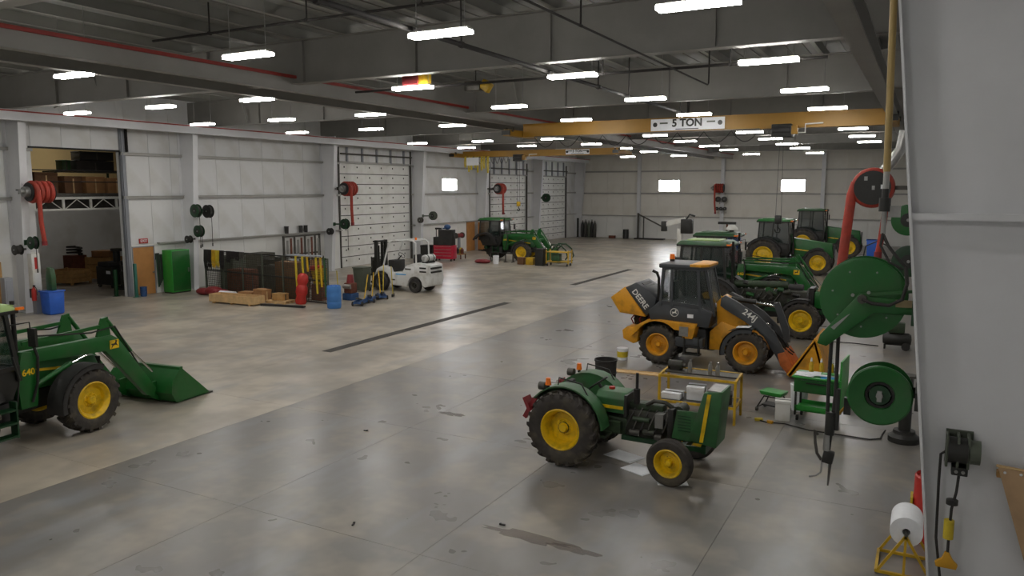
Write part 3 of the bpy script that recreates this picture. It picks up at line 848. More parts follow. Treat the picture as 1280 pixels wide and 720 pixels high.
def cab_tractor(label, loc, rz, wb=2.5, rR=.86, fR=.63, cab_x=(-.45, 1.05), cab_h=2.75, hood=True, loader=None, roof='green', accent=None, near_rear=True, hood_z=1.62, cabw=1.5,
                hood_m='green', rear=True, fw=.40):
    t = thing('tractor', label, 'tractor', loc, rz)
    tr = .74
    if rear:
        for s in (-1, 1):
            if s < 0 and not near_rear: continue
            wheel(t, 0, s * (tr + .02), rR, .46, rR * .56, 22, .045, s)
    for s in (-1, 1):
        wheel(t, wb, s * (tr + .02), fR, fw, fR * .58, 18, .035, s)
    ch = MB().prism([(-.35, .55), (-.35, .95), (.3, 1.05), (wb - .7, .95), (wb + .65, .92), (wb + .65, .62), (wb - .5, .58), (.3, .5)], -.22, .22).build('chassis', 'black', t, .02)
    MB().cyl((0, -tr, rR), (0, tr, rR), .11, n=12).build('rear_axle', 'green_dark', t)
    MB().cyl((wb, -tr, fR), (wb, tr, fR), .09, n=12).build('front_axle', 'green_dark', t)
    MB().bb(-.75, -.3, -.05, .05, .55, .65).bb(-.8, -.35, -.4, -.32, .6, .68).bb(-.8, -.35, .32, .4, .6, .68).build('hitch', 'black', t)
    for s in (-1, 1):
        a, b = (tr - .25, tr + .28) if s > 0 else (-tr - .28, -tr + .25)
        fender(t, 0, rR, rR + .07, 15, 150, a, b, 'black_plastic' if rear and near_rear else 'black_plastic', .03, .1)
        a, b = (tr - .19, tr + .23) if s > 0 else (-tr - .23, -tr + .19)
        fender(t, wb, fR, fR + .08, 70, 190, a, b, 'black_plastic', .025, .08, 'front_fender')
    cab(t, cab_x[0], cab_x[1], cabw, 1.0, cab_h, roof, accent=accent)
    hx = cab_x[1] + .1
    nose = wb + .75
    if hood:
        h = MB().hexa([(hx, -.36, 1.0), (nose, -.33, .95), (nose, .33, .95), (hx, .36, 1.0), (hx, -.33, hood_z + .1), (nose - .12, -.27, hood_z - .2), (nose - .12, .27, hood_z - .2), (hx, .33, hood_z + .1)]).build('hood', hood_m, t, .05)
        for s in (-1, 1):
            MB().hexa([(hx + .2, s * .352 - .012, 1.38), (nose - .35, s * .327 - .012, 1.2), (nose - .35, s * .327 + .012, 1.2), (hx + .2, s * .352 + .012, 1.38),
                       (hx + .2, s * .348 - .012, 1.43), (nose - .35, s * .320 - .012, 1.25), (nose - .35, s * .320 + .012, 1.25), (hx + .2, s * .348 + .012, 1.43)]).build('hood_stripe', 'jd_yellow', h)
            for k in range(4):
                MB().bb(wb - .1 + k * .14, wb + k * .14, s * .335 - .01, s * .335 + .01, 1.02, 1.15).build('side_vent', 'black', h)
        MB().bb(nose - .03, nose + .02, -.25, .25, .98, hood_z - .28).build('grille', 'black', h)
        for s in (-1, 1): MB().bb(nose - .04, nose + .03, s * .17 - .07, s * .17 + .07, 1.1, 1.22).build('headlight', 'chrome', h)
    MB().cyl((hx + .12, -.52, 1.1), (hx + .12, -.52, 1.75), .07, n=10).cyl((hx + .12, -.52, 1.75), (hx + .12, -.52, cab_h + .05), .04, n=10).build('exhaust_stack', 'pipe_black', t)
    # steps and fuel tank
    MB().prism([(cab_x[1] - .75, .55), (cab_x[1] + .05, .5), (cab_x[1] + .1, .95), (cab_x[1] - .85, .95)], -.66, -.3).build('fuel_tank', 'black_plastic', t, .03)
    st = MB()
    for z in (.38, .62, .86): st.bb(cab_x[1] - .5, cab_x[1] - .12, -.92, -.7, z - .015, z + .015)
    st.bb(cab_x[1] - .52, cab_x[1] - .49, -.9, -.72, .34, 1.0).bb(cab_x[1] - .13, cab_x[1] - .1, -.9, -.72, .34, 1.0)
    st.build('steps', 'green_dark', t)
    MB().tube([(cab_x[1] - .05, -.82, .9), (cab_x[1], -.86, 1.4), (cab_x[1] - .05, -.8, 1.8)], .016, 6).build('grab_rail', 'black', t)
    if not hood:
        e = MB().bb(hx + .1, wb + .15, -.24, .24, .85, 1.45).build('engine_block', 'engine', t, .03)
        for k in range(4): MB().cyl((hx + .25 + k * .22, 0, 1.45), (hx + .25 + k * .22, 0, 1.56), .09, n=10).build('valve_cover', 'engine_green', e)
        MB().cyl((hx + .15, -.3, 1.62), (wb - .5, -.3, 1.66), .12, n=14).build('muffler', 'engine_green', t)
        MB().cyl((wb - .8, .3, 1.5), (wb - .1, .3, 1.5), .14, n=14).build('air_cleaner', 'black_plastic', t)
        MB().bb(wb + .15, wb + .3, -.35, .35, .9, 1.6).build('radiator', 'black', t)
        MB().cyl((wb + .08, 0, 1.25), (wb + .13, 0, 1.25), .3, n=20).build('fan', 'black', t)
        for k in range(7):
            x = hx + .2 + k * .2
            MB().tube([(x, -.26, 1.0 + .1 * (k % 3)), (x + .12, -.34, 1.15), (x + .25, -.28, 1.35), (x + .3, -.1, 1.5)], .022, 6).build('engine_pipe', 'engine' if k % 2 else 'steel_dark', t)
        for k in range(4):
            MB().cyl((hx + .3 + k * .35, -.33, .95 + .08 * (k % 2)), (hx + .5 + k * .35, -.33, .95 + .08 * (k % 2)), .075, n=10).build('accessory', 'engine' if k % 2 else 'engine_green', t)
        rnd = random.Random(5)
        for k in range(22):
            x = hx + .15 + rnd.random() * (wb - hx - .1); z = .95 + rnd.random() * .75; y = -.28 - rnd.random() * .12
            m = rnd.choice(['engine', 'engine_green', 'green', 'black', 'steel_dark', 'green_dull'])
            if k % 2: MB().box((x, y, z), (.08 + rnd.random() * .14, .1, .06 + rnd.random() * .12), (0, rnd.random(), 0)).build('accessory', m, t, .01)
            else: MB().cyl((x, y, z), (x + .1 + rnd.random() * .15, y, z + rnd.random() * .1 - .05), .03 + rnd.random() * .05, n=10).build('accessory', m, t)
        MB().bb(wb + .32, wb + .95, -.34, .34, .95, 1.5).build('front_tank', 'green', t, .04)
        MB().frustum([(wb + .38, -.3), (wb + .9, -.3), (wb + .9, .3), (wb + .38, .3)], [(wb + .46, -.2), (wb + .82, -.2), (wb + .82, .2), (wb + .46, .2)], 1.5, 1.68).build('tank_top', 'tan_tank', t, .04)
        MB().bb(wb - 1.2, wb + 1.0, -.42, -.36, .78, .9).bb(wb - 1.2, wb + 1.0, .36, .42, .78, .9).build('side_rail', 'green_dark', t)
    if loader:
        elbow = (wb + .72, 1.66); tip = (wb + 1.72, .36)
        loader_arms(t, wb, .55, 1.78, cab_x[1] + .32, elbow, tip, hood_m)
        if loader == 'bucket': bucket(t, wb + 2.1, 1.9)
        elif loader == 'grapple': grapple(t, wb + 1.85, 1.7)
        elif loader == 'arms':
            MB().bb(tip[0], tip[0] + .1, -.62, .62, .2, .75).build('carrier_frame', hood_m, t)
    return t

# left tractor with front loader and bucket (front axle at about -15.25, 9.15, heading 97 deg)
H1 = R(97)
wb1 = 2.75
cab_tractor('green cab tractor with front loader and empty green bucket lowered onto the open floor',
            (-15.27 - wb1 * math.cos(H1), 9.05 - wb1 * math.sin(H1), 0), H1, wb=wb1, rR=.86, fR=.63, cab_x=(-.3, 1.3), cab_h=2.72, loader='bucket', roof='green_pale', hood_z=1.6)
# row of tractors behind the wheel loader
cab_tractor('green cab tractor with its hood off and engine bare, beside the yellow wheel loader', (-6.2, 26.65, 0), 0, wb=2.85, rR=.88, fR=.60, cab_x=(-1.2, .35), cab_h=3.0, hood=False, roof='green_dull', accent='green_pale')
cab_tractor('green cab tractor with bare loader arms, between the hoodless tractor and the big sleek one', (-7.9, 31.9, 0), 0, wb=2.8, rR=.9, fR=.66, cab_x=(-.35, 1.15), cab_h=3.0, loader='arms', roof='green_dull', accent='green_dull', hood_m='green')
cab_tractor('large green tractor with long sloping hood and wide black fenders near the blue bin', (-8.1, 46.3, 0), 0, wb=2.95, rR=.98, fR=.72, cab_x=(-.35, 1.35), cab_h=3.05, roof='green', hood_z=1.95, cabw=1.55, hood_m='green')
cab_tractor('tall green tractor with exhaust beside the cab, parked closest to the far end wall', (-7.6, 58.5, 0), 0, wb=3.0, rR=1.0, fR=.78, cab_x=(-.4, 1.3), cab_h=3.35, roof='green_dull', hood_z=2.1, hood_m='green')
# far tractor with grapple by the left wall
cab_tractor('green tractor with grapple loader and a missing rear wheel, by the left wall doors', (-26.1, 45.55, 0), R(1), wb=2.75, rR=.9, fR=.64, cab_x=(-.5, 1.1), cab_h=2.8, loader='grapple', roof='green', near_rear=False)

# ================================================================== SMALL OPEN TRACTOR
def open_tractor():
    t = thing('open_tractor', 'small older green open-seat tractor with hood tipped forward and engine bare', 'tractor', (-5.35, 12.58, 0), R(-1))
    for s in (-1, 1):
        wheel(t, 0, s * .70, .66, .36, .36, 20, .045, s, dish=-.06)
        wheel(t, 1.93, s * .74, .385, .21, .235, 0, .01, s, dish=-.02, steer=R(-4))
    MB().cyl((0, -.7, .66), (0, .7, .66), .10, n=12).build('rear_axle', 'engine_green', t)
    MB().bb(-.25, .35, -.22, .22, .45, .92).build('transmission', 'engine_green', t, .04)
    MB().prism([(.3, .5), (.3, .86), (1.0, .82), (1.0, .52)], -.17, .17).build('clutch_housing', 'engine_green', t, .03)
    MB().bar((1.93, -.74, .42), (1.93, .74, .42), .10, .12).build('front_axle', 'engine_green', t, .01)
    e = MB().bb(.95, 1.62, -.17, .17, .52, 1.0).build('engine_block', 'engine', t, .02)
    MB().bb(.98, 1.6, -.12, .12, 1.0, 1.12).build('valve_cover', 'engine_green', e, .02)
    MB().bb(.9, 2.35, -.24, -.19, .46, .54).bb(.9, 2.35, .19, .24, .46, .54).bb(2.3, 2.38, -.24, .24, .44, .58).build('front_frame', 'green_dark', t)
    MB().bb(1.72, 1.82, -.25, .25, .56, 1.12).build('radiator', 'black', t, .01)
    MB().cyl((1.67, 0, .85), (1.7, 0, .85), .21, n=18).build('fan', 'steel_dark', t)
    MB().cyl((1.86, -.1, 1.05), (1.86, .22, 1.05), .10, n=14).build('air_cleaner', 'engine', t)
    MB().tube([(1.3, -.1, 1.1), (1.45, -.15, 1.2), (1.65, -.15, 1.2), (1.78, -.1, 1.1)], .035, 8).build('intake_pipe', 'engine', t)
    for k, (x, y, z, r, l, m) in enumerate([(1.05, -.22, .62, .06, .18, 'steel_dark'), (1.3, -.24, .66, .05, .2, 'engine'), (1.5, -.23, .86, .07, .16, 'black'), (1.1, -.22, .86, .045, .3, 'engine_green'), (1.5, -.22, .6, .06, .12, 'steel_dark')]):
        MB().cyl((x, y, z), (x + l, y, z), r, n=10).build('accessory', m, e)
    for k in range(6):
        x = .95 + k * .13
        MB().tube([(x, -.19, .56 + .04 * k), (x + .05, -.27, .7), (x + .1, -.25, .85), (x + .16, -.12, 1.04)], .012, 6).build('fuel_line', 'steel_dark' if k % 2 else 'black', e)
    MB().bb(1.52, 1.66, -.3, -.12, .78, 1.02).build('alternator_bracket', 'steel', e)
    # rear hood section with fuel tank, red cap and yellow stripe
    h = MB().prism([(-.26, .92), (-.27, 1.18), (-.18, 1.28), (.18, 1.28), (.27, 1.18), (.26, .92)], .42, .97, 'x').build('hood', 'green_old', t, .02)
    MB().cyl((.62, 0, 1.27), (.62, 0, 1.32), .055, n=12).build('fuel_cap', 'red', h)
    for s in (-1, 1): MB().bb(.48, .93, s * .272 - .006, s * .272 + .006, 1.0, 1.055).build('hood_stripe', 'jd_yellow', h)
    MB().bb(.95, 1.0, -.27, .27, .88, 1.26).build('firewall', 'black', t)
    MB().cyl((1.12, -.1, 1.1), (1.12, -.1, 1.36), .055, n=12).cyl((1.12, -.1, 1.36), (1.12, -.1, 1.64), .026, n=10).build('exhaust_stack', 'pipe_black', t)
    # tipped nose cowl standing upright ahead of the radiator
    n = MB().hexa([(2.10, -.32, .66), (2.56, -.29, .58), (2.56, .29, .58), (2.10, .32, .66), (2.34, -.32, 1.5), (2.64, -.29, 1.54), (2.64, .29, 1.54), (2.34, .32, 1.5)]).build('nose_cowl', 'green_old', t, .02)
    MB().prism([(1.82, .66), (2.14, .64), (2.26, 1.16), (1.90, 1.14)], -.31, -.28).build('side_shield', 'green_old', n)
    for k in range(6): MB().bb(1.92, 2.14, -.317, -.309, .80 + k * .05, .815 + k * .05).build('louvre', 'green_dark', n)
    MB().hexa([(2.29, -.325, .66), (2.35, -.325, .66), (2.35, -.29, .66), (2.29, -.29, .66), (2.40, -.327, 1.48), (2.46, -.327, 1.48), (2.46, -.29, 1.48), (2.40, -.29, 1.48)]).build('cowl_stripe', 'jd_yellow', n)
    MB().bb(2.38, 2.6, -.26, .26, 1.515, 1.535).build('cowl_lining', 'steel', n)
    # fenders with grab rails
    for s in (-1, 1):
        a, b = (.40, .74) if s > 0 else (-.74, -.40)
        f = fender(t, 0, .66, .72, 5, 150, a, b, 'green_old', .025, 0)
        poly = arc(0, .66, .745, 5, 150, 12) + [(-.3, .8), (.4, .62)]
        MB().prism(poly, s * .42 - .012, s * .42 + .012).build('fender_side', 'green_old', f)
        MB().tube([(-.15, s * .62, 1.36), (-.13, s * .62, 1.52), (.3, s * .62, 1.46), (.42, s * .62, 1.26)], .014, 6).build('grab_rail', 'black', f)
        MB().cyl((-.32, s * .66, 1.33), (-.32, s * .66, 1.40), .03, n=8).build('lamp_stalk', 'black', f)
        MB().cyl((-.32, s * .66, 1.38), (-.32, s * .66, 1.5), .055, .04, n=12).build('warning_lamp', 'amber', f)
        MB().cyl((-.52, s * .6, 1.33), (-.40, s * .6, 1.33), .075, n=12).build('flood_lamp', 'steel_dark', f)
        tl = MB().box((-.67, s * .72, 1.02), (.06, .2, .26), (0, R(-25), 0)).build('tail_lamp', 'dark_red', f)
        MB().box((-.72, s * .72, 1.08), (.03, .12, .08), (0, R(-25), 0)).build('reflector', 'amber', tl)
    MB().bar((-.75, -.72, .75), (-.55, -.72, 1.12), .06, .08).build('hitch_arm', 'dark_red', t)
    MB().bar((-.75, .5, .45), (-.2, .4, .62), .05, .08).bar((-.75, -.4, .45), (-.2, -.38, .62), .05, .08).build('lower_link', 'green_dark', t)
    MB().bb(-.3, .5, -.42, .42, .84, .9).build('platform', 'green_dark', t)
    MB().bb(.3, .75, -.62, -.3, .56, .6).bb(.3, .75, .3, .62, .56, .6).build('foot_step', 'engine_green', t)
    MB().bb(-.2, .2, -.22, .22, .95, 1.05).bb(-.28, -.18, -.22, .22, 1.0, 1.32).build('seat', 'seat_black', t, .03)
    sc = MB().cyl((.62, 0, 1.0), (.36, 0, 1.34), .03, n=8).build('steering_column', 'black', t)
    d = Vector((-.26, 0, .34)).normalized(); a = Vector((0, 1, 0)); b = d.cross(a); c = Vector((.35, 0, 1.35))
    sw = MB().tube([c + a * (.2 * math.cos(q * math.pi / 8)) + b * (.2 * math.sin(q * math.pi / 8)) for q in range(17)], .013, 6)
    for q in range(3):
        sw.tube([c, c + a * (.2 * math.cos(q * 2.1)) + b * (.2 * math.sin(q * 2.1))], .01, 6)
    sw.build('steering_wheel', 'black', sc)
    for k, y in enumerate((-.3, -.25, .3)):
        MB().tube([(.1 + .1 * k, y, .9), (.16 + .1 * k, y, 1.2)], .012, 6).ball((.16 + .1 * k, y, 1.22), .025, 5).build('control_lever', 'black', t)
    MB().bb(.5, .9, -.32, -.2, .6, .78).build('battery_box', 'engine_green', t)
open_tractor()

# ================================================================== WHEEL LOADER
def wheel_loader():
    t = thing('wheel_loader', 'compact yellow and charcoal wheel loader with engine hood raised and bucket dumped', 'loader', (-6.3, 20.95, 0), 0)
    for s in (-1, 1):
        wheel(t, 0, s * .62, .55, .40, .31, 18, .045, s, 'cat_yellow', dish=.02)
        wheel(t, 2.36, s * .62, .55, .40, .31, 18, .045, s, 'cat_yellow', dish=.02)
    for x in (0, 2.36): MB().cyl((x, -.6, .55), (x, .6, .55), .12, n=12).build('axle', 'cat_yellow', t)
    MB().prism([(-.6, .5), (-.6, .95), (1.2, 1.0), (1.25, .45), (-.3, .42)], -.32, .32).build('rear_frame', 'charcoal', t, .02)
    MB().prism([(1.3, .45), (1.3, .95), (1.6, 1.25), (2.7, .9), (2.8, .5)], -.28, .28).build('front_frame', 'cat_yellow', t, .02)
    MB().cyl((1.28, 0, .4), (1.28, 0, 1.0), .12, n=12).build('articulation_joint', 'black', t)
    cw = MB().prism([(-1.02, .62), (-1.05, .86), (-.9, .98), (-.55, .98), (-.6, .55), (-.72, .5)], -.72, .72).build('counterweight', 'cat_yellow', t, .03)
    for s in (-1, 1):
        a, b = (.36, .84) if s > 0 else (-.84, -.36)
        poly = [(-.75, .72), (-.72, .98), (-.35, 1.2), (.05, 1.24), (1.06, 1.2), (.98, .8), (.72, .8), (.62, 1.0)] + arc(0, .55, .66, 45, 150, 8)
        f = MB().prism(poly, a, b).build('rear_fender', 'cat_yellow', t, .015)
        if s < 0:
            MB().bb(.62, .86, -.86, -.84, .86, 1.12).build('access_panel', 'steel', f)
        a, b = (.38, .82) if s > 0 else (-.82, -.38)
        fender(t, 2.36, .55, .63, 75, 190, a, b, 'charcoal', .03, .1, 'front_fender')
        stp = MB().bb(.72, 1.18, s * .74 - .12, s * .74 + .12, .36, .4).bb(.74, .77, s * .74 - .1, s * .74 + .1, .38, .85).bb(1.12, 1.15, s * .74 - .1, s * .74 + .1, .38, .85).bb(.72, 1.18, s * .72 - .1, s * .72 + .1, .6, .63)
        stp.build('steps', 'black', t)
        MB().bb(.5, 1.25, s * .66 - .14, s * .66 + .14, .55, .82).build('tank', 'charcoal', t, .03)
    # cab : charcoal lower body, glazing, roof
    hw = .66
    x0, x1 = .02, 1.06
    lower = MB().prism([(-.25, 1.18), (-.32, 1.45), (x0, 1.78), (x1 + .05, 1.66), (x1 + .38, 1.5), (x1 + .3, 1.1)], -hw, hw).build('cab_body', 'charcoal', t, .02)
    em = MB().lathe([(.10, -.004), (.115, -.004), (.115, .004), (.10, .004)], (.42, -hw - .006, 1.46), 'y', 24, True).build('emblem_ring', 'white_paint', lower)
    deer(lower, 'white_paint', (.42, -hw - .006, 1.46), .15)
    MB().bb(.78, .94, -hw - .008, -hw + .002, 1.34, 1.44).build('decal', 'paper', lower)
    zt = 2.68
    pil = MB()
    P = [(x0, 1.72, x0 + .06), (x0 + .32, 1.7, x0 + .3), (x1 + .06, 1.62, x1 - .04), (x1 + .40, 1.5, x1 + .12)]
    for s in (-1, 1):
        for k, (xb, zb, xt) in enumerate(P):
            ws = hw if k < 3 else hw - .2
            pil.bar((xb, s * ws, zb - .1), (xt, s * (ws - .04), zt), .07, .07, (0, 1, 0))
        pil.bar((x0, s * hw, 1.74), (x1 + .06, s * hw, 1.66), .05, .08)
        pil.bar((x0 + .06, s * (hw - .04), zt - .03), (x1 + .1, s * (hw - .04), zt - .03), .06, .06)
    pil.bar((x0 + .06, -hw + .04, zt - .03), (x0 + .06, hw - .04, zt - .03), .06, .06); pil.bar((x1 + .12, -hw + .1, zt - .03), (x1 + .12, hw - .1, zt - .03), .06, .06)
    pil.build('cab_frame', 'charcoal', t)
    def pane(p): 
        p = [Vector(q) for q in p]
        nrm = (p[1] - p[0]).cross(p[3] - p[0]).normalized() * .006
        MB().hexa([q - nrm for q in p] + [q + nrm for q in p]).build('window_pane', 'glass_dark', t)
    for s in (-1, 1):
        pane([(x0 + .05, s * hw, 1.78), (x0 + .28, s * hw, 1.76), (x0 + .27, s * (hw - .04), zt), (x0 + .08, s * (hw - .04), zt)])
        pane([(x0 + .37, s * hw, 1.74), (x1 + .02, s * hw, 1.7), (x1 - .06, s * (hw - .04), zt), (x0 + .35, s * (hw - .04), zt)])
        pane([(x1 + .09, s * hw, 1.64), (x1 + .38, s * (hw - .2), 1.52), (x1 + .1, s * (hw - .24), zt), (x1 + 0, s * (hw - .05), zt)])
    pane([(x1 + .40, -hw + .24, 1.52), (x1 + .40, hw - .24, 1.52), (x1 + .13, hw - .28, zt), (x1 + .13, -hw + .28, zt)])
    pane([(x0 - .01, -hw + .05, 1.8), (x0 - .01, hw - .05, 1.8), (x0 + .05, hw - .09, zt), (x0 + .05, -hw + .09, zt)])
    rf = MB().prism([(x0 - .06, -hw - .02), (x1 + .05, -hw - .02), (x1 + .22, -hw + .2), (x1 + .22, hw - .2), (x1 + .05, hw + .02), (x0 - .06, hw + .02)], zt - .02, zt + .10, 'z').build('roof', 'charcoal', t, .03)
    MB().prism([(x1 - .25, -hw - .03), (x1 + .06, -hw - .03), (x1 + .24, -hw + .2), (x1 + .24, hw - .2), (x1 + .06, hw + .03), (x1 - .25, hw + .03)], zt + .04, zt + .115, 'z').build('roof_visor', 'cat_yellow', rf, .02)
    bl = MB().cyl((x0 + .05, .2, zt + .1), (x0 + .05, .2, zt + .16), .07, n=12).build('beacon_base', 'black', rf)
    MB().cyl((x0 + .05, .2, zt + .16), (x0 + .05, .2, zt + .30), .075, .06, n=14).build('beacon', 'amber', bl)
    MB().bb(.2, .6, -.25, .25, 1.5, 1.65).bb(.14, .28, -.24, .24, 1.6, 2.25).build('seat', 'seat_black', t, .03)
    sc = MB().cyl((1.15, 0, 1.5), (.95, 0, 1.95), .03, n=8).build('steering_column', 'black', t)
    c = Vector((.94, 0, 1.96)); d = Vector((-.4, 0, .9)).normalized(); a = Vector((0, 1, 0)); b = d.cross(a)
    MB().tube([c + a * (.19 * math.cos(q * math.pi / 8)) + b * (.19 * math.sin(q * math.pi / 8)) for q in range(17)], .014, 6).build('steering_wheel', 'black', sc)
    MB().tube([(-.1, -.45, 1.75), (-.1, -.45, 2.35), (-.16, -.45, 2.5), (-.28, -.45, 2.55)], .04, 8).build('exhaust_pipe', 'pipe_black', t)
    # engine bay
    en = MB().bb(-.85, -.3, -.3, .3, .95, 1.35).build('engine_block', 'engine', t, .03)
    for k in range(7):
        MB().tube([(-.85 + k * .07, -.32, 1.0), (-.9 + k * .08, -.38, 1.15), (-.78 + k * .07, -.3, 1.32)], .02, 6).build('engine_hose', 'dark_red' if k % 3 == 0 else 'black', en)
    MB().cyl((-.7, -.34, 1.36), (-.35, -.34, 1.4), .09, n=12).build('filter', 'steel_dark', en)
    MB().bb(-.8, -.4, -.2, .2, 1.35, 1.5).build('intake_manifold', 'black', en, .02)
    # raised hood : hinged by the cab, tail lifted
    hx, hz, ang = -.2, 1.6, R(50)
    def rot(p): 
        x, z = p
        return (hx + x * math.cos(ang) + z * math.sin(ang), hz - x * math.sin(ang) + z * math.cos(ang))
    side = [(-.88, -.36), (-.80, .0), (-.4, .15), (-.12, .2), (.05, .0), (.12, -.36)]
    hd = MB().prism([rot(p) for p in side], -.58, .58).build('engine_hood', 'charcoal', t, .03)
    tail = [(-.92, -.87), (-.90, -.34), (.12, -.38), (-.05, -.55), (-.42, -.92)]
    MB().prism([rot(p) for p in tail], -.6, .6).build('hood_tail', 'cat_yellow', hd, .02)
    q = rot((-.36, -.2))
    text('DEERE', .22, 'white_paint', hd, (q[0], -.586, q[1]), (R(90), ang, 0))
    for k in range(4):
        a0, a1 = rot((-.2 - k * .14, .18 - k * .04)), rot((-.29 - k * .14, .155 - k * .04))
        MB().bar((a0[0], 0, a0[1]), (a1[0], 0, a1[1]), .7, .03).build('hood_vent', 'black', hd)
    # front tower, arms and cylinders
    MB().prism([(1.5, .9), (1.45, 1.75), (1.62, 1.95), (1.85, 1.85), (2.35, 1.1), (2.4, .85)], -.24, .24).build('arm_tower', 'cat_yellow', t, .02)
    for s in (-1, 1):
        y = s * .40
        arm = [(1.62, 1.92), (1.72, 1.98), (2.0, 1.86), (2.6, 1.5), (3.0, 1.12), (3.28, .62), (3.36, .34), (3.2, .26), (3.05, .52), (2.75, .96), (2.3, 1.3), (1.75, 1.6), (1.6, 1.7)]
        a = MB().prism(arm, y - .055, y + .055).build('lift_arm', 'charcoal', t, .01)
        if s < 0: text('244J', .23, 'white_paint', a, (2.38, y - .062, 1.50), (R(90), R(33), 0))
        cy = MB().cyl((1.75, s * .22, 1.0), (2.3, s * .24, 1.16), .06, n=10).build('lift_cylinder', 'black', t)
        MB().cyl((2.25, s * .24, 1.15), (2.75, s * .3, 1.2), .03, n=8).build('piston_rod', 'chrome', cy)
    cy = MB().cyl((1.8, 0, 1.85), (2.45, 0, 1.8), .065, n=12).build('tilt_cylinder', 'black', t)
    MB().cyl((2.4, 0, 1.8), (2.98, 0, 1.72), .035, n=10).build('piston_rod', 'chrome', cy)
    MB().prism([(2.9, 1.8), (3.04, 1.84), (3.3, 1.2), (3.36, .8), (3.22, .78), (3.12, 1.15)], -.05, .05).build('bell_crank', 'charcoal', t)
    MB().cyl((2.78, -.4, 1.1), (2.78, .4, 1.1), .07, n=12).build('cross_tube', 'charcoal', t)
    # coupler and dumped bucket
    MB().prism([(3.12, .55), (3.3, .62), (3.5, .3), (3.62, .05), (3.4, .04), (3.2, .25)], -.5, .5).build('quick_coupler', 'orange_rust', t, .01)
    bk = MB().prism([(3.42, .12), (3.80, .72), (4.05, 1.10), (4.12, 1.06), (4.30, .42), (4.36, .05), (4.30, .05), (4.2, .42), (4.04, .96), (3.86, .66), (3.5, .06)], -.86, .86).build('bucket', 'cat_yellow', t)
    for s in (-1, 1):
        MB().prism([(3.45, .1), (3.83, .7), (4.06, 1.06), (4.25, .42), (4.33, .06)], s * .86 - s * .025, s * .86).build('end_plate', 'cat_yellow', bk)
    MB().bb(4.27, 4.42, -.88, .88, .0, .05).build('cutting_edge', 'steel_dark', bk)
    for y in (-.3, .3): MB().tube([(2.9, y, 1.0), (3.1, y * .8, .85), (3.3, y * .5, .6), (3.45, y * .4, .5)], .022, 6).build('hydraulic_hose', 'black', t)
    MB().box((2.28, -.66, 1.225), (.34, .3, .012), (0, R(-4), 0)).build('paper_sheet', 'paper', t)
wheel_loader()

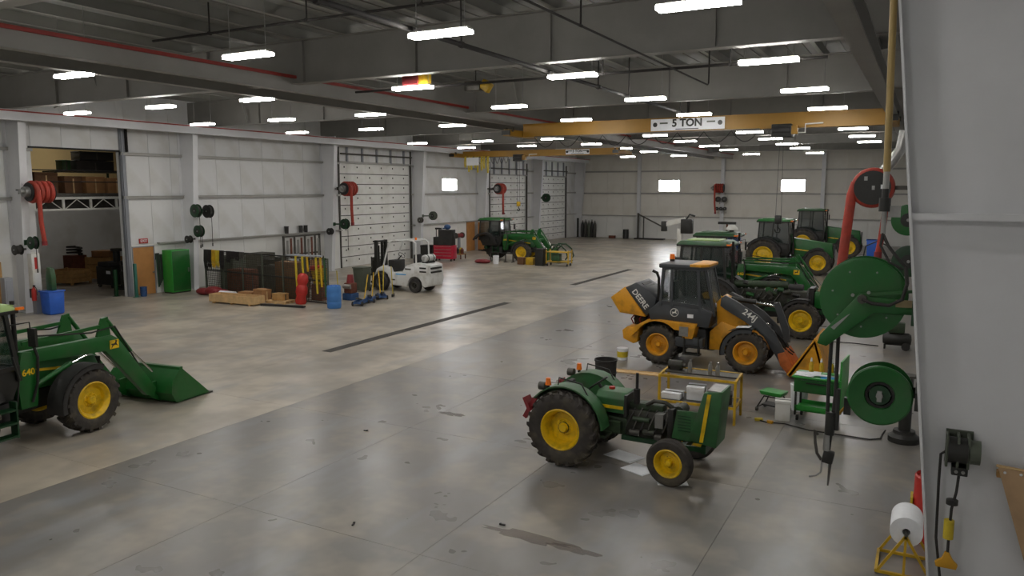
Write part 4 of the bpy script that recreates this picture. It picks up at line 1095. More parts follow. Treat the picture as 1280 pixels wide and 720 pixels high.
# ================================================================== FORKLIFT
def forklift():
    t = thing('forklift', 'white propane forklift with overhead guard and black mast, by the tall overhead door', 'forklift', (-20.65, 29.6, 0), R(178))
    # local +x towards the mast; near side of the photo is local +y
    for s in (-1, 1):
        wheel(t, 0.05, s * .52, .34, .24, .18, 0, .01, s, 'steel_dark', 'rubber_dark', dish=-.03)
        wheel(t, 2.0, s * .60, .42, .30, .22, 0, .01, s, 'steel_dark', 'rubber_dark', dish=-.03)
    b = MB()
    b.prism([(-.72, .35), (-.78, .7), (-.72, 1.3), (-.5, 1.38), (.1, 1.38), (.55, 1.25), (.78, .92), (1.4, .88), (1.5, 1.12), (1.95, 1.18), (2.3, 1.02), (2.44, .75)] + arc(2.0, .42, .50, 20, 175, 8)
            + [(1.45, .3), (.55, .26)] + arc(.05, .34, .42, 5, 175, 8) + [(-.5, .28)], -.58, .58)
    body = b.build('body', 'white_truck', t, .03)
    for k in range(2): MB().bb(-.80, -.72, -.4, .4, 1.12 - k * .18, 1.2 - k * .18).build('rear_vent', 'black', body)
    for k in range(2): MB().bb(-.62, -.25, .575, .60, 1.14 - k * .17, 1.21 - k * .17).build('side_vent', 'black', body)
    MB().bb(.55, 1.15, .575, .59, .80, .85).build('stripe', 'decal_blue', body)
    MB().bb(.25, .6, .575, .59, 1.05, 1.13).build('decal', 'steel', body)
    MB().bb(1.2, 1.42, .575, .59, .52, .58).build('decal', 'steel_dark', body)
    g = MB()
    for s in (-1, 1):
        g.tube([(1.95, s * .5, 1.15), (1.72, s * .5, 1.9), (1.55, s * .5, 2.32), (1.3, s * .5, 2.4), (.2, s * .5, 2.42), (.02, s * .5, 2.3), (.0, s * .5, 1.35)], .04, 8)
    for x in (.2, 1.3): g.tube([(x, -.5, 2.41), (x, .5, 2.41)], .03, 6)
    g.build('overhead_guard', 'white_truck', t)
    for k in range(6):
        x = .35 + k * .17
        MB().bb(x - .012, x + .012, -.48, .48, 2.39, 2.43).build('guard_bar', 'white_truck', t)
    MB().bb(.3, .85, -.26, .26, 1.0, 1.22).bb(.2, .36, -.25, .25, 1.15, 1.75).build('seat', 'seat_black', t, .04)
    MB().bb(1.35, 1.75, -.4, .4, .9, 1.45).build('dashboard', 'black', t, .04)
    sc = MB().cyl((1.5, 0, 1.4), (1.25, 0, 1.66), .03, n=8).build('steering_column', 'black', t)
    c = Vector((1.24, 0, 1.67)); d = Vector((-.6, 0, .7)).normalized(); a = Vector((0, 1, 0)); bb = d.cross(a)
    MB().tube([c + a * (.17 * math.cos(q * math.pi / 8)) + bb * (.17 * math.sin(q * math.pi / 8)) for q in range(17)], .014, 6).build('steering_wheel', 'black', sc)
    tk = MB().lathe([(.001, -.42), (.1, -.41), (.17, -.34), (.17, .34), (.1, .41), (.001, .42)], (-.35, 0, 1.6), 'y', 18).build('propane_tank', 'silver_tank', t)
    for y in (-.2, .2): MB().lathe([(.165, y - .03), (.18, y - .03), (.18, y + .03), (.165, y + .03)], (-.35, 0, 1.6), 'y', 18, True).build('tank_strap', 'black', tk)
    MB().bb(-.5, -.2, -.3, .3, 1.38, 1.46).build('tank_bracket', 'black', t)
    for s in (-1, 1):
        MB().bb(2.42, 2.56, s * .34 - .06, s * .34 + .06, .08, 2.35).bb(2.58, 2.68, s * .24 - .05, s * .24 + .05, .1, 2.3).build('mast_rail', 'black', t)
        MB().bb(2.74, 2.80, s * .28 - .06, s * .28 + .06, .05, .75).bb(2.76, 3.8, s * .28 - .06, s * .28 + .06, .05, .09).build('fork', 'black', t)
        MB().cyl((2.5, s * .15, .2), (2.5, s * .15, 2.1), .035, n=8).build('lift_cylinder', 'black', t)
    MB().bb(2.42, 2.66, -.4, .4, 2.25, 2.33).bb(2.42, 2.66, -.4, .4, .6, .68).build('mast_crosshead', 'black', t)
    cr = MB().bb(2.7, 2.75, -.5, .5, .3, .4).bb(2.7, 2.75, -.5, .5, .65, .75).build('carriage', 'black', t)
    for k in range(6): MB().bb(2.7, 2.73, -.45 + k * .18, -.42 + k * .18, .75, 1.5).build('backrest_bar', 'black', cr)
    MB().bb(2.7, 2.73, -.47, .5, 1.48, 1.53).build('backrest_top', 'black', cr)
    MB().cyl((.15, .3, 2.44), (.15, .3, 2.56), .05, n=10).build('beacon', 'amber', t)
forklift()
# ================================================================== CRANES AND OVERHEAD LINES
def crane(label, x0, x1, y, z0, z1, sign_x, hoist_x, rope_z, beamx):
    t = thing('bridge_crane', label, 'crane', ((x0 + x1) / 2, y, 0))
    cx = (x0 + x1) / 2
    a, b = x0 - cx, x1 - cx
    g = MB().bb(a, b, -.14, .14, z0, z1).bb(a, b, -.18, .18, z0 - .02, z0).bb(a, b, -.18, .18, z1, z1 + .02).build('girder', 'crane_yellow', t)
    for bx in beamx:
        e = MB().bb(bx - cx - .16, bx - cx + .16, -1.3, 1.3, 7.02, 7.28).build('end_truck', 'crane_yellow', t)
        for s in (-1, 1):
            for q in (-1, 1):
                MB().cyl((bx - cx + q * .10, s * 1.05, 7.28), (bx - cx + q * .20, s * 1.05, 7.28), .09, n=12).build('truck_wheel', 'steel_dark', e)
        MB().bb(bx - cx - .2, bx - cx + .2, -1.36, -1.3, 7.05, 7.25).build('bumper', 'black', e)
    sx = sign_x - cx
    L = 2.9 if z1 - z0 > .45 else 1.7
    sg = MB().bb(sx - L / 2, sx + L / 2, -.2, -.18, z0 + .04, z1 - .03).build('capacity_sign', 'paper', g)
    text('5 TON', .40 * (L / 2.9), 'black', sg, (sx, -.206, (z0 + z1) / 2 + .05), (R(90), 0, 0), bold=.035)
    MB().bb(sx - .45, sx + .45, -.206, -.2, z0 + .07, z0 + .1).build('small_print', 'black', sg)
    for s in (-1, 1):
        MB().cyl((sx + s * L * .44, -.206, (z0 + z1) / 2 + .02), (sx + s * L * .44, -.198, (z0 + z1) / 2 + .02), .09, n=16).build('sign_disc', 'black', sg)
        MB().bb(sx + s * L * .32 - .16, sx + s * L * .32 + .16, -.206, -.2, (z0 + z1) / 2 + .04, (z0 + z1) / 2 + .1).build('sign_band', 'olive_grey', sg)
    hx = hoist_x - cx
    h = MB().bb(hx - .35, hx + .35, -.42, .3, z0 - .34, z0 + .12).build('hoist', 'black', t, .03)
    MB().cyl((hx - .32, -.3, z0 - .1), (hx + .32, -.3, z0 - .1), .17, n=16).build('hoist_drum', 'black_plastic', h)
    MB().bb(hx + .35, hx + .55, -.38, -.05, z0 - .25, z0 + .05).build('hoist_motor', 'crane_yellow', h)
    MB().tube([(hx + .55, -.2, z0 - .2), (hx + .8, -.2, z0 - .2), (hx + .8, -.2, z0 + .1), (hx + 1.4, -.2, z0 + .12)], .025, 6).build('conduit', 'white_paint', h)
    for s in (-1, 1):
        MB().cyl((hx + s * .1, -.2, rope_z + .3), (hx + s * .06, -.2, z0 - .3), .009, n=6).build('wire_rope', 'steel_dark', h)
    MB().bb(hx - .12, hx + .12, -.28, -.12, rope_z, rope_z + .32).build('hook_block', 'frame_yellow' if rope_z > 3.55 else 'black', h, .02)
    MB().tube([(hx, -.2, rope_z), (hx, -.2, rope_z - .12), (hx + .09, -.2, rope_z - .2), (hx + .05, -.2, rope_z - .32), (hx - .07, -.2, rope_z - .3), (hx - .1, -.2, rope_z - .2)], .03, 8).build('hook', 'black', h)
    # festoon cable loops under the girder
    n = 9
    f0, f1 = (a + .6, hx - .8)
    pts = []
    for k in range(n * 8 + 1):
        u = k / 8.0
        pts.append((f0 + (f1 - f0) * k / (n * 8), -.22, z0 - .05 - .42 * abs(math.sin(math.pi * u))))
    MB().tube(pts, .016, 5).build('festoon_cable', 'pipe_black', t)
    MB().bb(f0, f1, -.24, -.2, z0 - .04, z0).build('festoon_track', 'steel_dark', t)
    return t
crane('yellow overhead bridge crane with large white 5 TON sign and black hoist', -15.6, -1.4, 30.2, 7.03, 7.55, -8.4, -4.85, 3.5, (-15.8, -1.2))
crane('yellow overhead bridge crane carrying yellow slings near the left wall', -29.55, -17.7, 47.7, 7.03, 7.42, -20.6, -25.0, 3.6, (-29.75, -17.5))
for k in range(8):
    x = -29.3 + k * .26 + (.05 if k % 2 else 0)
    L = .75 + .45 * ((k * 37) % 10) / 10
    o = MB().tube([(x, 47.54, 7.06), (x, 47.43, 7.04), (x - .03, 47.42, 7.06 - L * .6), (x, 47.42, 7.06 - L), (x + .05, 47.42, 7.06 - L), (x + .08, 47.42, 7.06 - L * .5), (x + .06, 47.43, 7.04), (x + .06, 47.54, 7.06)], .035, 5).build('lifting_sling', 'strap_yellow')
    tag(o, 'yellow lifting sling looped over the crane girder near the left wall', 'sling', 'slings on the overhead crane')
o = MB().bb(-29.1, -28.1, 47.32, 47.37, 6.45, 7.0).build('warning_board', 'paper')
for x in (-29.09, -28.6): MB().tube([(x, 47.35, 6.98), (x, 47.35, 7.05), (x, 47.54, 7.05)], .012, 6).build('hook', 'steel_dark', o); tag(o, 'blank white board hung among the yellow slings on the crane', 'sign')
# pipes
def pipe(label, pts, r, m='pipe_black', hangers=(), cat='pipe', name='pipe'):
    t = thing(name, label, cat, pts[0])
    b = Vector(pts[0])
    MB().tube([Vector(p) - b for p in pts], r, 8).build('pipe_run', m, t)
    for h in hangers:
        p = Vector(h) - b
        MB().cyl((p.x, p.y, p.z), (p.x, p.y, CEIL - b.z), .018, n=6).build('hanger_rod', m, t)
        MB().cyl((p.x, p.y - .04, p.z), (p.x, p.y + .04, p.z), r * 1.35, n=10).build('clamp', m, t)
    return t
XP = -8.28
pipe('thick black gas pipe running the length of the roof bay below the rafters', [(XP, 2, 7.62), (XP, 29.5, 7.62), (XP, 29.7, 7.68), (XP, 29.7, 8.3)], .05, hangers=[(XP, y, 7.62) for y in (9.2, 13.3, 20.5, 23.0, 28.6)])
pipe('thin dark conduit dropping below the rafters and turning up at its end', [(-5.2, 3, 7.45), (-5.15, 20.2, 7.45), (-5.15, 20.3, 7.5), (-5.15, 20.3, 8.7)], .02, hangers=[(-5.17, 12, 7.45)])
pipe('dark crosswise conduit under the roof deck', [(-17.0, 13.0, 8.4), (-6.0, 13.0, 8.4)], .03, hangers=[(x, 13.0, 8.4) for x in (-15, -12, -9)])
pipe('dark pipe running across under the rafters past the crane rail', [(-14.5, 17.6, 7.52), (-2, 17.6, 7.52)], .03, hangers=[(x, 17.6, 7.52) for x in (-12, -7, -4)])
for x, y in ((-12.2, 17.5), (-11.4, 19.4)):
    t = thing('roof_heater', 'small yellow and dark unit hung under the roof by the red railed runway' if y < 18 else 'yellow tipped spotlight hung under the roof behind a rafter', 'heater' if y < 18 else 'spotlight', (x, y, 7.6))
    MB().bb(-.5, 0, -.15, .15, -.02, .25).build('housing', 'dark_red' if y < 18 else 'steel_dark', t, .02)
    MB().box((.15, 0, .1), (.3, .2, .28), (0, R(35 if y > 18 else 0), 0)).build('shade', 'frame_yellow', t, .02)
    MB().cyl((-.2, 0, .2), (-.2, 0, CEIL - 7.6), .015, n=6).build('hanger_rod', 'pipe_black', t)
# roof braces
for k, (x, y) in enumerate([(-29.0, 18.5), (-27.3, 26.5), (-22.5, 26.8), (-24.5, 17.6), (-10.5, 17.6), (-13.5, 26.5)]):
    o = MB().bar((x, y - 1.3 if k % 2 else y + 1.2, CEIL - .3), (x + .1, y - 1.05 if k % 2 else y - .8, RAFT + .1), .05, .05).build('flange_brace', 'purlin'); struct(o, 'slanted steel brace between purlin and rafter')

# ================================================================== HOSE REELS
def lfx(z): return XW + .65 + .5 * z / 7.8
def exhaust_reel(label, loc, rz=0.0, hose=1.9, group=None, arm=None):
    # axis along local y, mounted by a bracket on its -x side
    t = thing('exhaust_hose_reel', label, 'hose reel', loc, rz, group)
    MB().bb(-.55, .1, -.5, -.44, -.06, .06).bb(-.55, -.47, -.5, .3, -.08, .02).build('bracket', 'steel_dark', t)
    if arm: MB().bar((-.5, -.47, 0), arm, .08, .1).build('support_arm', 'steel_dark', t)
    m = MB().cyl((0, -.62, 0), (0, -.42, 0), .2, n=16).cyl((0, -.75, .02), (0, -.6, .02), .1, n=12).build('motor', 'steel', t)
    MB().bb(-.3, .05, -.72, -.66, .05, .1).build('arm', 'black', m)
    d = MB().cyl((0, -.42, 0), (0, .42, 0), .26, n=20).build('drum', 'black', t)
    for y in (-.42, .44): MB().cyl((0, y - .02, 0), (0, y, 0), .36, n=24).build('drum_flange', 'black_plastic', d)
    for k in range(4):
        y = -.3 + k * .2
        MB().lathe([(.35 + .085 * math.cos(q * math.pi / 4), y + .085 * math.sin(q * math.pi / 4)) for q in range(8)], (0, 0, 0), 'y', 24, True).build('hose_coil', 'hose_red', t)
    hg = MB().tube([(.30, -.3, .25), (.42, -.3, .05), (.44, -.3, -.3), (.42, -.28, -hose * .6), (.40, -.2, -hose)], .085, 10).build('hanging_hose', 'hose_red', t)
    MB().cyl((.40, -.2, -hose - .12), (.40, -.2, -hose + .05), .1, n=12).build('hose_nozzle', 'dark_red', hg)
    return t
exhaust_reel('red exhaust hose reel with hanging hose on the column beside the tall opening', (-29.95, 17.55, 4.68), 0, 1.9, arm=(lfx(4.68) + 29.93, 17.2 - 17.55, 0))
exhaust_reel('red exhaust hose reel with grey motor on the column left of the tall overhead door', (-29.95, 35.5, 4.8), 0, 2.0, arm=(lfx(4.8) + 29.93, 34.75 - 35.5, 0))
exhaust_reel('red exhaust hose reel on the column above the grapple tractor', (-29.95, 53.75, 4.8), 0, 1.9, arm=(lfx(4.8) + 29.93, 52.4 - 53.75, 0))
exhaust_reel('red exhaust hose reel on the far end wall post', (-16.75, YF - .95, 4.85), R(-90), 2.2)

def hose_reel(label, loc, dia, w, m='green_dark', rz=0.0, drop=.9, group=None, hub='black', mount=-.3, to=None):
    t = thing('hose_reel', label, 'hose reel', loc, rz, group)
    r = dia / 2
    c = MB().cyl((0, -w / 2, 0), (0, w / 2, 0), r * .45, n=20).build('core', hub, t)
    MB().lathe([(r * .45, -w * .3), (r * .82, -w * .3), (r * .82, w * .3), (r * .45, w * .3)], (0, 0, 0), 'y', 24, True).build('wound_hose', 'rubber_dark', c)
    for y in (-w / 2, w / 2 - .015):
        MB().lathe([(r * .28, y + .004), (r * .94, y), (r, y + .006), (r, y + .016), (r * .94, y + .016), (r * .28, y + .014)], (0, 0, 0), 'y', 32, True).build('flange_disc', m, t)
    if to is None and loc[0] < -20:
        cy = min(LCOLS, key=lambda q: abs(q - loc[1])); to = (lfx(loc[2]) - .04 - loc[0], cy - loc[1])
    if to: MB().bar((0, w / 2 + .04, 0), (to[0], to[1], 0), .05, .08).box((to[0] + (.04 if to[1] < .3 else 0), to[1], 0), (.05, .2 if to[1] < .3 else .03, .2 if to[1] < .3 else .06)).build('bracket', m, t)
    else: MB().bb(mount, .02, w / 2 + .02, w / 2 + .05, -.05, .05).bb(mount, mount + .03, -w / 2, w / 2 + .05, -r * .5, r * .5).build('bracket', m, t)
    MB().cyl((0, -w / 2 - .03, 0), (0, w / 2 + .05, 0), .03, n=10).build('axle', 'steel', t)
    if drop:
        h = MB().tube([(r * .7, 0, 0), (r * .72, 0, -drop * .5), (r * .68, 0, -drop)], .012, 6).build('hanging_hose', 'pipe_black', t)
        MB().cyl((r * .68, 0, -drop - .14), (r * .68, 0, -drop), .03, n=8).build('hose_end', 'steel_dark', h)
    return t
GH = 'small hose reels on the left wall columns'
hose_reel('green hose reel on the column between the locker and the mesh fence, paired', (-30.1, 24.8, 3.78), .62, .2, 'green_dark', group=GH, drop=1.6)
hose_reel('black hose reel paired beside a green one on the column by the mesh fence', (-30.0, 25.4, 3.74), .62, .2, 'black', group=GH, drop=1.5)
hose_reel('single dark green hose reel below the pair on the column by the mesh fence', (-30.15, 24.95, 2.82), .56, .2, 'green_dark', group=GH, drop=.6)
hose_reel('small black cord reel on the column side above the green locker', (-30.4, 24.55, 2.45), .36, .2, 'black', group=GH, drop=0)
hose_reel('green hose reel under the red exhaust reel beside the tall overhead door', (-30.05, 35.2, 2.75), .6, .2, 'green_dark', group=GH, drop=1.4)
hose_reel('small black cord reel on the column left of the tall overhead door', (-30.4, 34.3, 2.35), .4, .2, 'black', group=GH, drop=0)
hose_reel('black hose reel on the column above the red tool chest', (-30.05, 44.4, 2.95), .6, .2, 'olive_grey', group=GH, drop=0)
hose_reel('small grey cord reel on the column between tall door and tool chest', (-30.4, 43.38, 2.68), .4, .2, 'steel_dark', group=GH, drop=0)
hose_reel('green hose reel on the column between the two far overhead doors', (-30.05, 62.4, 4.0), .75, .25, 'green_dark', group=GH, drop=0)
hose_reel('green hose reel at the bottom of the red hanging hose beside the tall opening', (-30.05, 17.2, 2.75), .5, .2, 'green_dark', group=GH, drop=1.0)
hose_reel('black cord reel on the column beside the tall opening above the white cabinet', (-30.3, 16.75, 2.5), .4, .25, 'black', group=GH, drop=0)
for i, (dx, z) in enumerate([(-.28, 3.85), (.28, 3.85), (-.36, 3.0), (.0, 3.0), (.36, 3.0)]):
    hose_reel('small black hose reel stacked under the red exhaust reel on the far end wall post', (-16.6 + dx, YF - .7, z), .5 if z > 3.5 else .32, .2, 'black', 0, .3, 'hose reels on the far end wall post', to=(-dx * .65, .31))

# ================================================================== SIDE ROOM STORAGE
def crate_box(name, label, cat, loc, d, m, rz=0, group=None, bev=.01, lid=None):
    o = thing(name, label, cat, loc, rz, group)
    MB().bb(-d[0] / 2, d[0] / 2, -d[1] / 2, d[1] / 2, 0, d[2]).build('body', m, o, bev)
    MB().bb(-d[0] / 2 - .008, d[0] / 2 + .008, -d[1] / 2 - .008, d[1] / 2 + .008, d[2] * .86, d[2] + .01).build('lid', lid or m, o, bev)
    MB().bb(-d[0] / 2 - .006, d[0] / 2 + .006, -.03, .03, .0, d[2] + .014).build('tape', 'wood_pale' if 'cardboard' in m else 'steel_dark', o)
    return o
for i, (x, y, w, h, m, lb) in enumerate([
    (-34.2, 21.3, .8, .75, 'cardboard_dark', 'dark brown carton on the mezzanine behind the red hose reel'),
    (-34.2, 22.35, .9, .75, 'cardboard', 'wide brown carton on the mezzanine deck, between two darker ones'),
    (-34.2, 23.4, .9, .7, 'cardboard', 'brown carton at the jamb end of the mezzanine row'),
    (-34.2, 20.1, 1.0, .9, 'cardboard_dark', 'tall dark carton at the reel end of the mezzanine row'),
    (-34.3, 19.0, 1.0, .95, 'rust', 'rusty brown bin on the mezzanine above the truss')]):
    crate_box('carton', lb, 'box', (x, y, 4.6), (.9, w, h), m)
crate_box('storage_case', 'long black case lying on a shelf of the mezzanine', 'case', (-35.6, 23.4, 5.62), (.7, 1.9, .5), 'black_plastic')
crate_box('storage_case', 'black case resting on top of another black case on the mezzanine', 'case', (-35.6, 23.5, 6.15), (.7, 1.7, .4), 'black')
crate_box('storage_case', 'dull green case beside the black cases on the mezzanine', 'case', (-35.7, 22.1, 5.62), (.5, .4, .5), 'green_dull')
t = thing('storage_rack', 'dark steel storage rack standing on the mezzanine deck', 'rack', (-35.6, 22.9, 4.6))
for y in (-1.5, 1.6):
    for x in (-.4, .4): MB().bb(x - .04, x + .04, y - .04, y + .04, 0, 1.02).build('upright', 'green_dark', t)
MB().bb(-.45, .45, -1.6, 1.7, .96, 1.02).build('shelf', 'steel_dark', t)
MB().bb(-.45, .45, -1.6, 1.7, .4, .44).build('shelf', 'steel_dark', t)

def pallet(label, loc, rz=0, d=(1.2, 1.0), m='wood', group=None):
    t = thing('pallet', label, 'pallet', loc, rz, group)
    n = 7
    for k in range(n):
        x = -d[0] / 2 + (d[0] - .1) * k / (n - 1) + .05
        MB().bb(x - .05, x + .05, -d[1] / 2, d[1] / 2, .11, .13).build('deck_board', m, t)
    for s in (-1, 0, 1):
        MB().bb(-d[0] / 2, d[0] / 2, s * (d[1] / 2 - .05) - .045, s * (d[1] / 2 - .05) + .045, .02, .11).build('stringer', m, t)
    for k in (-1, 0, 1): MB().bb(k * (d[0] / 2 - .06) - .05, k * (d[0] / 2 - .06) + .05, -d[1] / 2, d[1] / 2, 0, .02).build('bottom_board', m, t)
    return t
def pallet_crate(label, loc, d, rz=0, m='wood'):
    t = thing('wooden_crate', label, 'crate', loc, rz)
    x, y, z = d[0] / 2, d[1] / 2, d[2]
    for k in range(3):
        z0 = .14 + k * (z - .14) / 3; z1 = z0 + (z - .14) / 3 - .03
        for s in (-1, 1):
            MB().bb(-x, x, s * y - .015, s * y + .015, z0, z1).build('side_board', m, t)
            MB().bb(s * x - .015, s * x + .015, -y, y, z0, z1).build('end_board', m, t)
    for sx in (-1, 1):
        for sy in (-1, 1): MB().bb(sx * (x - .05) - .05, sx * (x - .05) + .05, sy * (y - .05) - .05, sy * (y - .05) + .05, 0, z).build('corner_post', m, t)
    MB().bb(-x, x, -y, y, .10, .14).build('floor_board', m, t)
    return t
pallet_crate('open wooden crate with slatted sides, first inside the tall opening', (-38.3, 23.6, 0), (1.5, 1.3, .75), R(15))
pallet_crate('higher wooden crate behind the slatted one inside the tall opening', (-38.2, 25.6, 0), (1.6, 1.2, 1.25), R(15))
crate_box('carton', 'brown carton lying on top of the higher wooden crate in the side room', 'box', (-38.2, 25.6, 1.25), (1.1, .8, .3), 'cardboard', R(15))
t = thing('hose_coil', 'black hose coil lying on crates in the side room', 'hose', (-39.8, 24.9, 0))
MB().bb(-.4, .4, -.4, .4, 0, 1.3).build('stand', 'rust', t)
MB().tube([(.35 * math.cos(a * .5), .35 * math.sin(a * .5), 1.34 + .012 * a) for a in range(38)], .05, 6).build('coil', 'rubber_dark', t)
t = thing('shop_machine', 'dark black machine on wheels beside the crates inside the tall opening', 'machine', (-35.1, 23.9, 0))
MB().bb(-.6, .6, -.55, .55, .15, 1.05).build('cabinet', 'black', t, .03)
MB().bb(-.55, .3, -.5, .5, 1.05, 1.25).build('top_cover', 'black_plastic', t, .04)
MB().cyl((.1, .1, 1.25), (.1, .1, 1.8), .16, n=14).build('motor', 'black', t)
MB().bb(-.1, .3, -.1, .3, 1.75, 1.9).build('motor_cap', 'steel_dark', t, .03)
MB().bb(.2, .5, -.57, -.55, .7, .85).build('panel', 'paper', t)
for sx in (-1, 1):
    for sy in (-1, 1): MB().cyl((sx * .5 - .03, sy * .45, .09), (sx * .5 + .03, sy * .45, .09), .09, n=12).build('caster', 'rubber_dark', t)
t = thing('engine_unit', 'dark engine with chrome top on a steel skid by the opening jamb', 'engine', (-33.5, 23.6, 0))
MB().bb(-.5, .5, -.4, .4, .02, .14).build('skid', 'black', t)
MB().bb(-.35, .35, -.3, .3, .14, .9).build('engine_block', 'engine', t, .04)
MB().cyl((-.25, 0, 1.0), (.25, 0, 1.0), .16, n=14).build('air_cleaner', 'chrome', t)
MB().tube([(-.3, -.2, .9), (-.4, -.2, 1.3), (-.1, -.2, 1.45), (.2, -.2, 1.2)], .04, 8).build('pipe', 'steel_dark', t)

# ================================================================== LEFT WALL FURNITURE
t = thing('exit_sign', 'small red and white exit sign above the tan door', 'sign', (XW + .02, 22.8, 2.45))
MB().bb(0, .05, -.22, .22, -.11, .11).build('sign_box', 'red', t, .01)
text('EXIT', .17, 'paper', t, (.055, 0, 0), (R(90), 0, R(90)))
t = thing('locker', 'tall bright green steel locker beside the tan door', 'locker', (-30.65, 24.0, 0))
MB().bb(-.32, .32, -.5, .5, .06, 2.0).build('body', 'green_bright', t, .015)
MB().bb(.32, .34, -.47, .47, .12, 1.95).build('door_panel', 'green', t, .005)
MB().bb(.34, .37, .35, .4, .95, 1.15).build('handle', 'steel', t)
MB().bb(-.3, .3, -.48, .48, 0, .06).build('plinth', 'black', t)
t = thing('hose_hanger', 'dark bundle of cords hanging between the tan door and the green locker', 'cord', (-31.0, 23.46, 0))
MB().bb(-.3, -.24, -.1, .1, 1.55, 1.85).build('bracket', 'black', t)
for k in range(5):
    MB().tube([(-.2 + .03 * k, -.08 + .04 * k, 1.8), (-.1 + .02 * k, -.14 + .07 * k, 1.2), (-.1, -.1 + .05 * k, .3 + .08 * k), (-.12 + .03 * k, .05 + .03 * k, .9), (-.2, .04, 1.75)], .035, 6).build('cord_loop', 'rubber_dark' if k % 2 else 'green_dark', t)
o = MB().bb(-.05, .05, -.06, .06, 0, 1.5).bb(-.12, .12, -.12, .12, 0, .02).build('bollard', 'turquoise', None, .01, (-30.85, 22.0, 0)); tag(o, 'slim dark turquoise bollard at the jamb of the tall opening', 'bollard')
o = MB().bb(-.06, .06, -.07, .07, 0, 1.2).bb(-.12, .12, -.12, .12, 0, .02).build('bollard', 'green_dark', None, .01, (-31.9, 21.75, 0)); tag(o, 'dark green bollard just inside the tall opening', 'bollard')
t = thing('pail', 'small blue and grey stacked pails beside the tan door', 'pail', (-30.8, 22.32, 0))
for k in range(3): MB().lathe([(.13, .0 + k * .11), (.15, .2 + k * .11), (.16, .2 + k * .11), (.16, .215 + k * .11), (.001, .215 + k * .11)], (0, 0, 0), 'z', 16).build('pail_shell', 'blue_steel', t)

# things on and around the first column
t = thing('wall_cabinet', 'narrow white cabinet with red label strapped to the column by the tall opening', 'cabinet', (-30.1, 17.2, 0))
MB().bb(-.15, .15, -.16, .16, .95, 2.35).build('body', 'white_paint', t, .02)
MB().bb(.15, .155, -.06, .06, 1.75, 2.2).build('red_label', 'red', t)
MB().bb(.15, .17, -.12, .12, 1.05, 1.6).build('door_panel', 'white_truck', t, .01)
MB().bb(-.12, .12, -.1, .1, 0, .95).build('stand', 'steel_grey', t)
t = thing('fire_extinguisher', 'red fire extinguisher below the white cabinet on the column', 'extinguisher', (-29.9, 17.0, 0.55))
MB().lathe([(.001, 0), (.08, .0), (.085, .03), (.085, .4), (.05, .47), (.025, .5), (.025, .54), (.001, .54)], (0, 0, 0), 'z', 16).build('cylinder', 'red', t)
MB().bb(-.02, .1, -.015, .015, .54, .6).build('handle', 'black', t)
MB().tube([(.03, .03, .54), (.11, .05, .45), (.1, .05, .2)], .014, 6).build('hose', 'black', t)
MB().bb(-.2, -.05, -.05, .05, .1, .45).build('bracket', 'black', t)
t = thing('blue_bin', 'bright blue plastic bin beside the white cabinet at the tall opening', 'bin', (-29.5, 17.45, 0))
MB().frustum([(-.29, -.29), (.29, -.29), (.29, .29), (-.29, .29)], [(-.32, -.32), (.32, -.32), (.32, .32), (-.32, .32)], 0, .9).build('body', 'blue', t, .08)
MB().bb(-.34, .34, -.34, .34, .87, .92).build('rim', 'blue', t, .02)
o = MB().prism([(-.18, 0), (.18, 0), (.2, .5), (.12, .85), (-.1, .9), (-.2, .5)], -.1, .1).build('green_sack', 'green_dull', None, .04, (-29.5, 17.45, .92)); tag(o, 'green sack standing on the blue bin', 'sack')
for k in range(4):
    o = MB().bb(-.02, .02, -.14, .14, 0, 2.2 - .05 * k).bb(-.026, .026, -.14, .14, .3, .36).build('plank', 'wood' if k % 2 else 'wood_pale', None, .004, (-30.9 + .05 * k, 15.4 + .27 * k, 0)); tag(o, 'upright wooden board leaning in a row beside the first column', 'board', 'boards beside the first column')
o = MB().bb(-.15, .15, -.15, .15, 0, 1.5).bb(-.18, .18, -.18, .18, 0, .04).bb(.15, .17, -.1, .1, .4, 1.4).build('utility_box', 'steel_grey', None, .01, (-30.2, 16.2, 0)); tag(o, 'tall grey metal box beside the upright boards', 'box')

mat('mesh_dark', '#3a382c', 0.6, 0.2, 0.3, 4)
# mesh fence : frame posts, rails, wire grid
def mesh_fence():
    x0, x1, y0, y1 = -30.0, -21.6, 25.1, 24.15
    t = thing('mesh_fence', 'dark wire mesh fence hung with straps and chains, standing out from the left wall', 'fence', (x0, y0, 0))
    n = 6; H = 1.95
    dx, dy = (x1 - x0), (y1 - y0)
    for k in range(n + 1):
        u = k / n
        MB().bb(dx * u - .03, dx * u + .03, dy * u - .03, dy * u + .03, 0, H).build('post', 'olive_grey', t)
    for z in (.08, 1.0, H - .03): MB().bar((0, 0, z), (dx, dy, z), .04, .05).build('rail', 'black', t)
    mb = MB()
    for k in range(1, 88):
        u = k / 88.0
        mb.bar((dx * u, dy * u, .08), (dx * u, dy * u, H), .014, .014)
    for k in range(1, 19): mb.bar((0, 0, k * .1 + .05), (dx, dy, k * .1 + .05), .014, .014)
    stuff(mb.build('wire_mesh', 'mesh_dark', t))
    return x0, y0, dx, dy, H
fx0, fy0, fdx, fdy, fH = mesh_fence()
def on_fence(u, off=-.09): return (fx0 + fdx * u, fy0 + fdy * u + off)
GS = 'straps hung over the mesh fence'
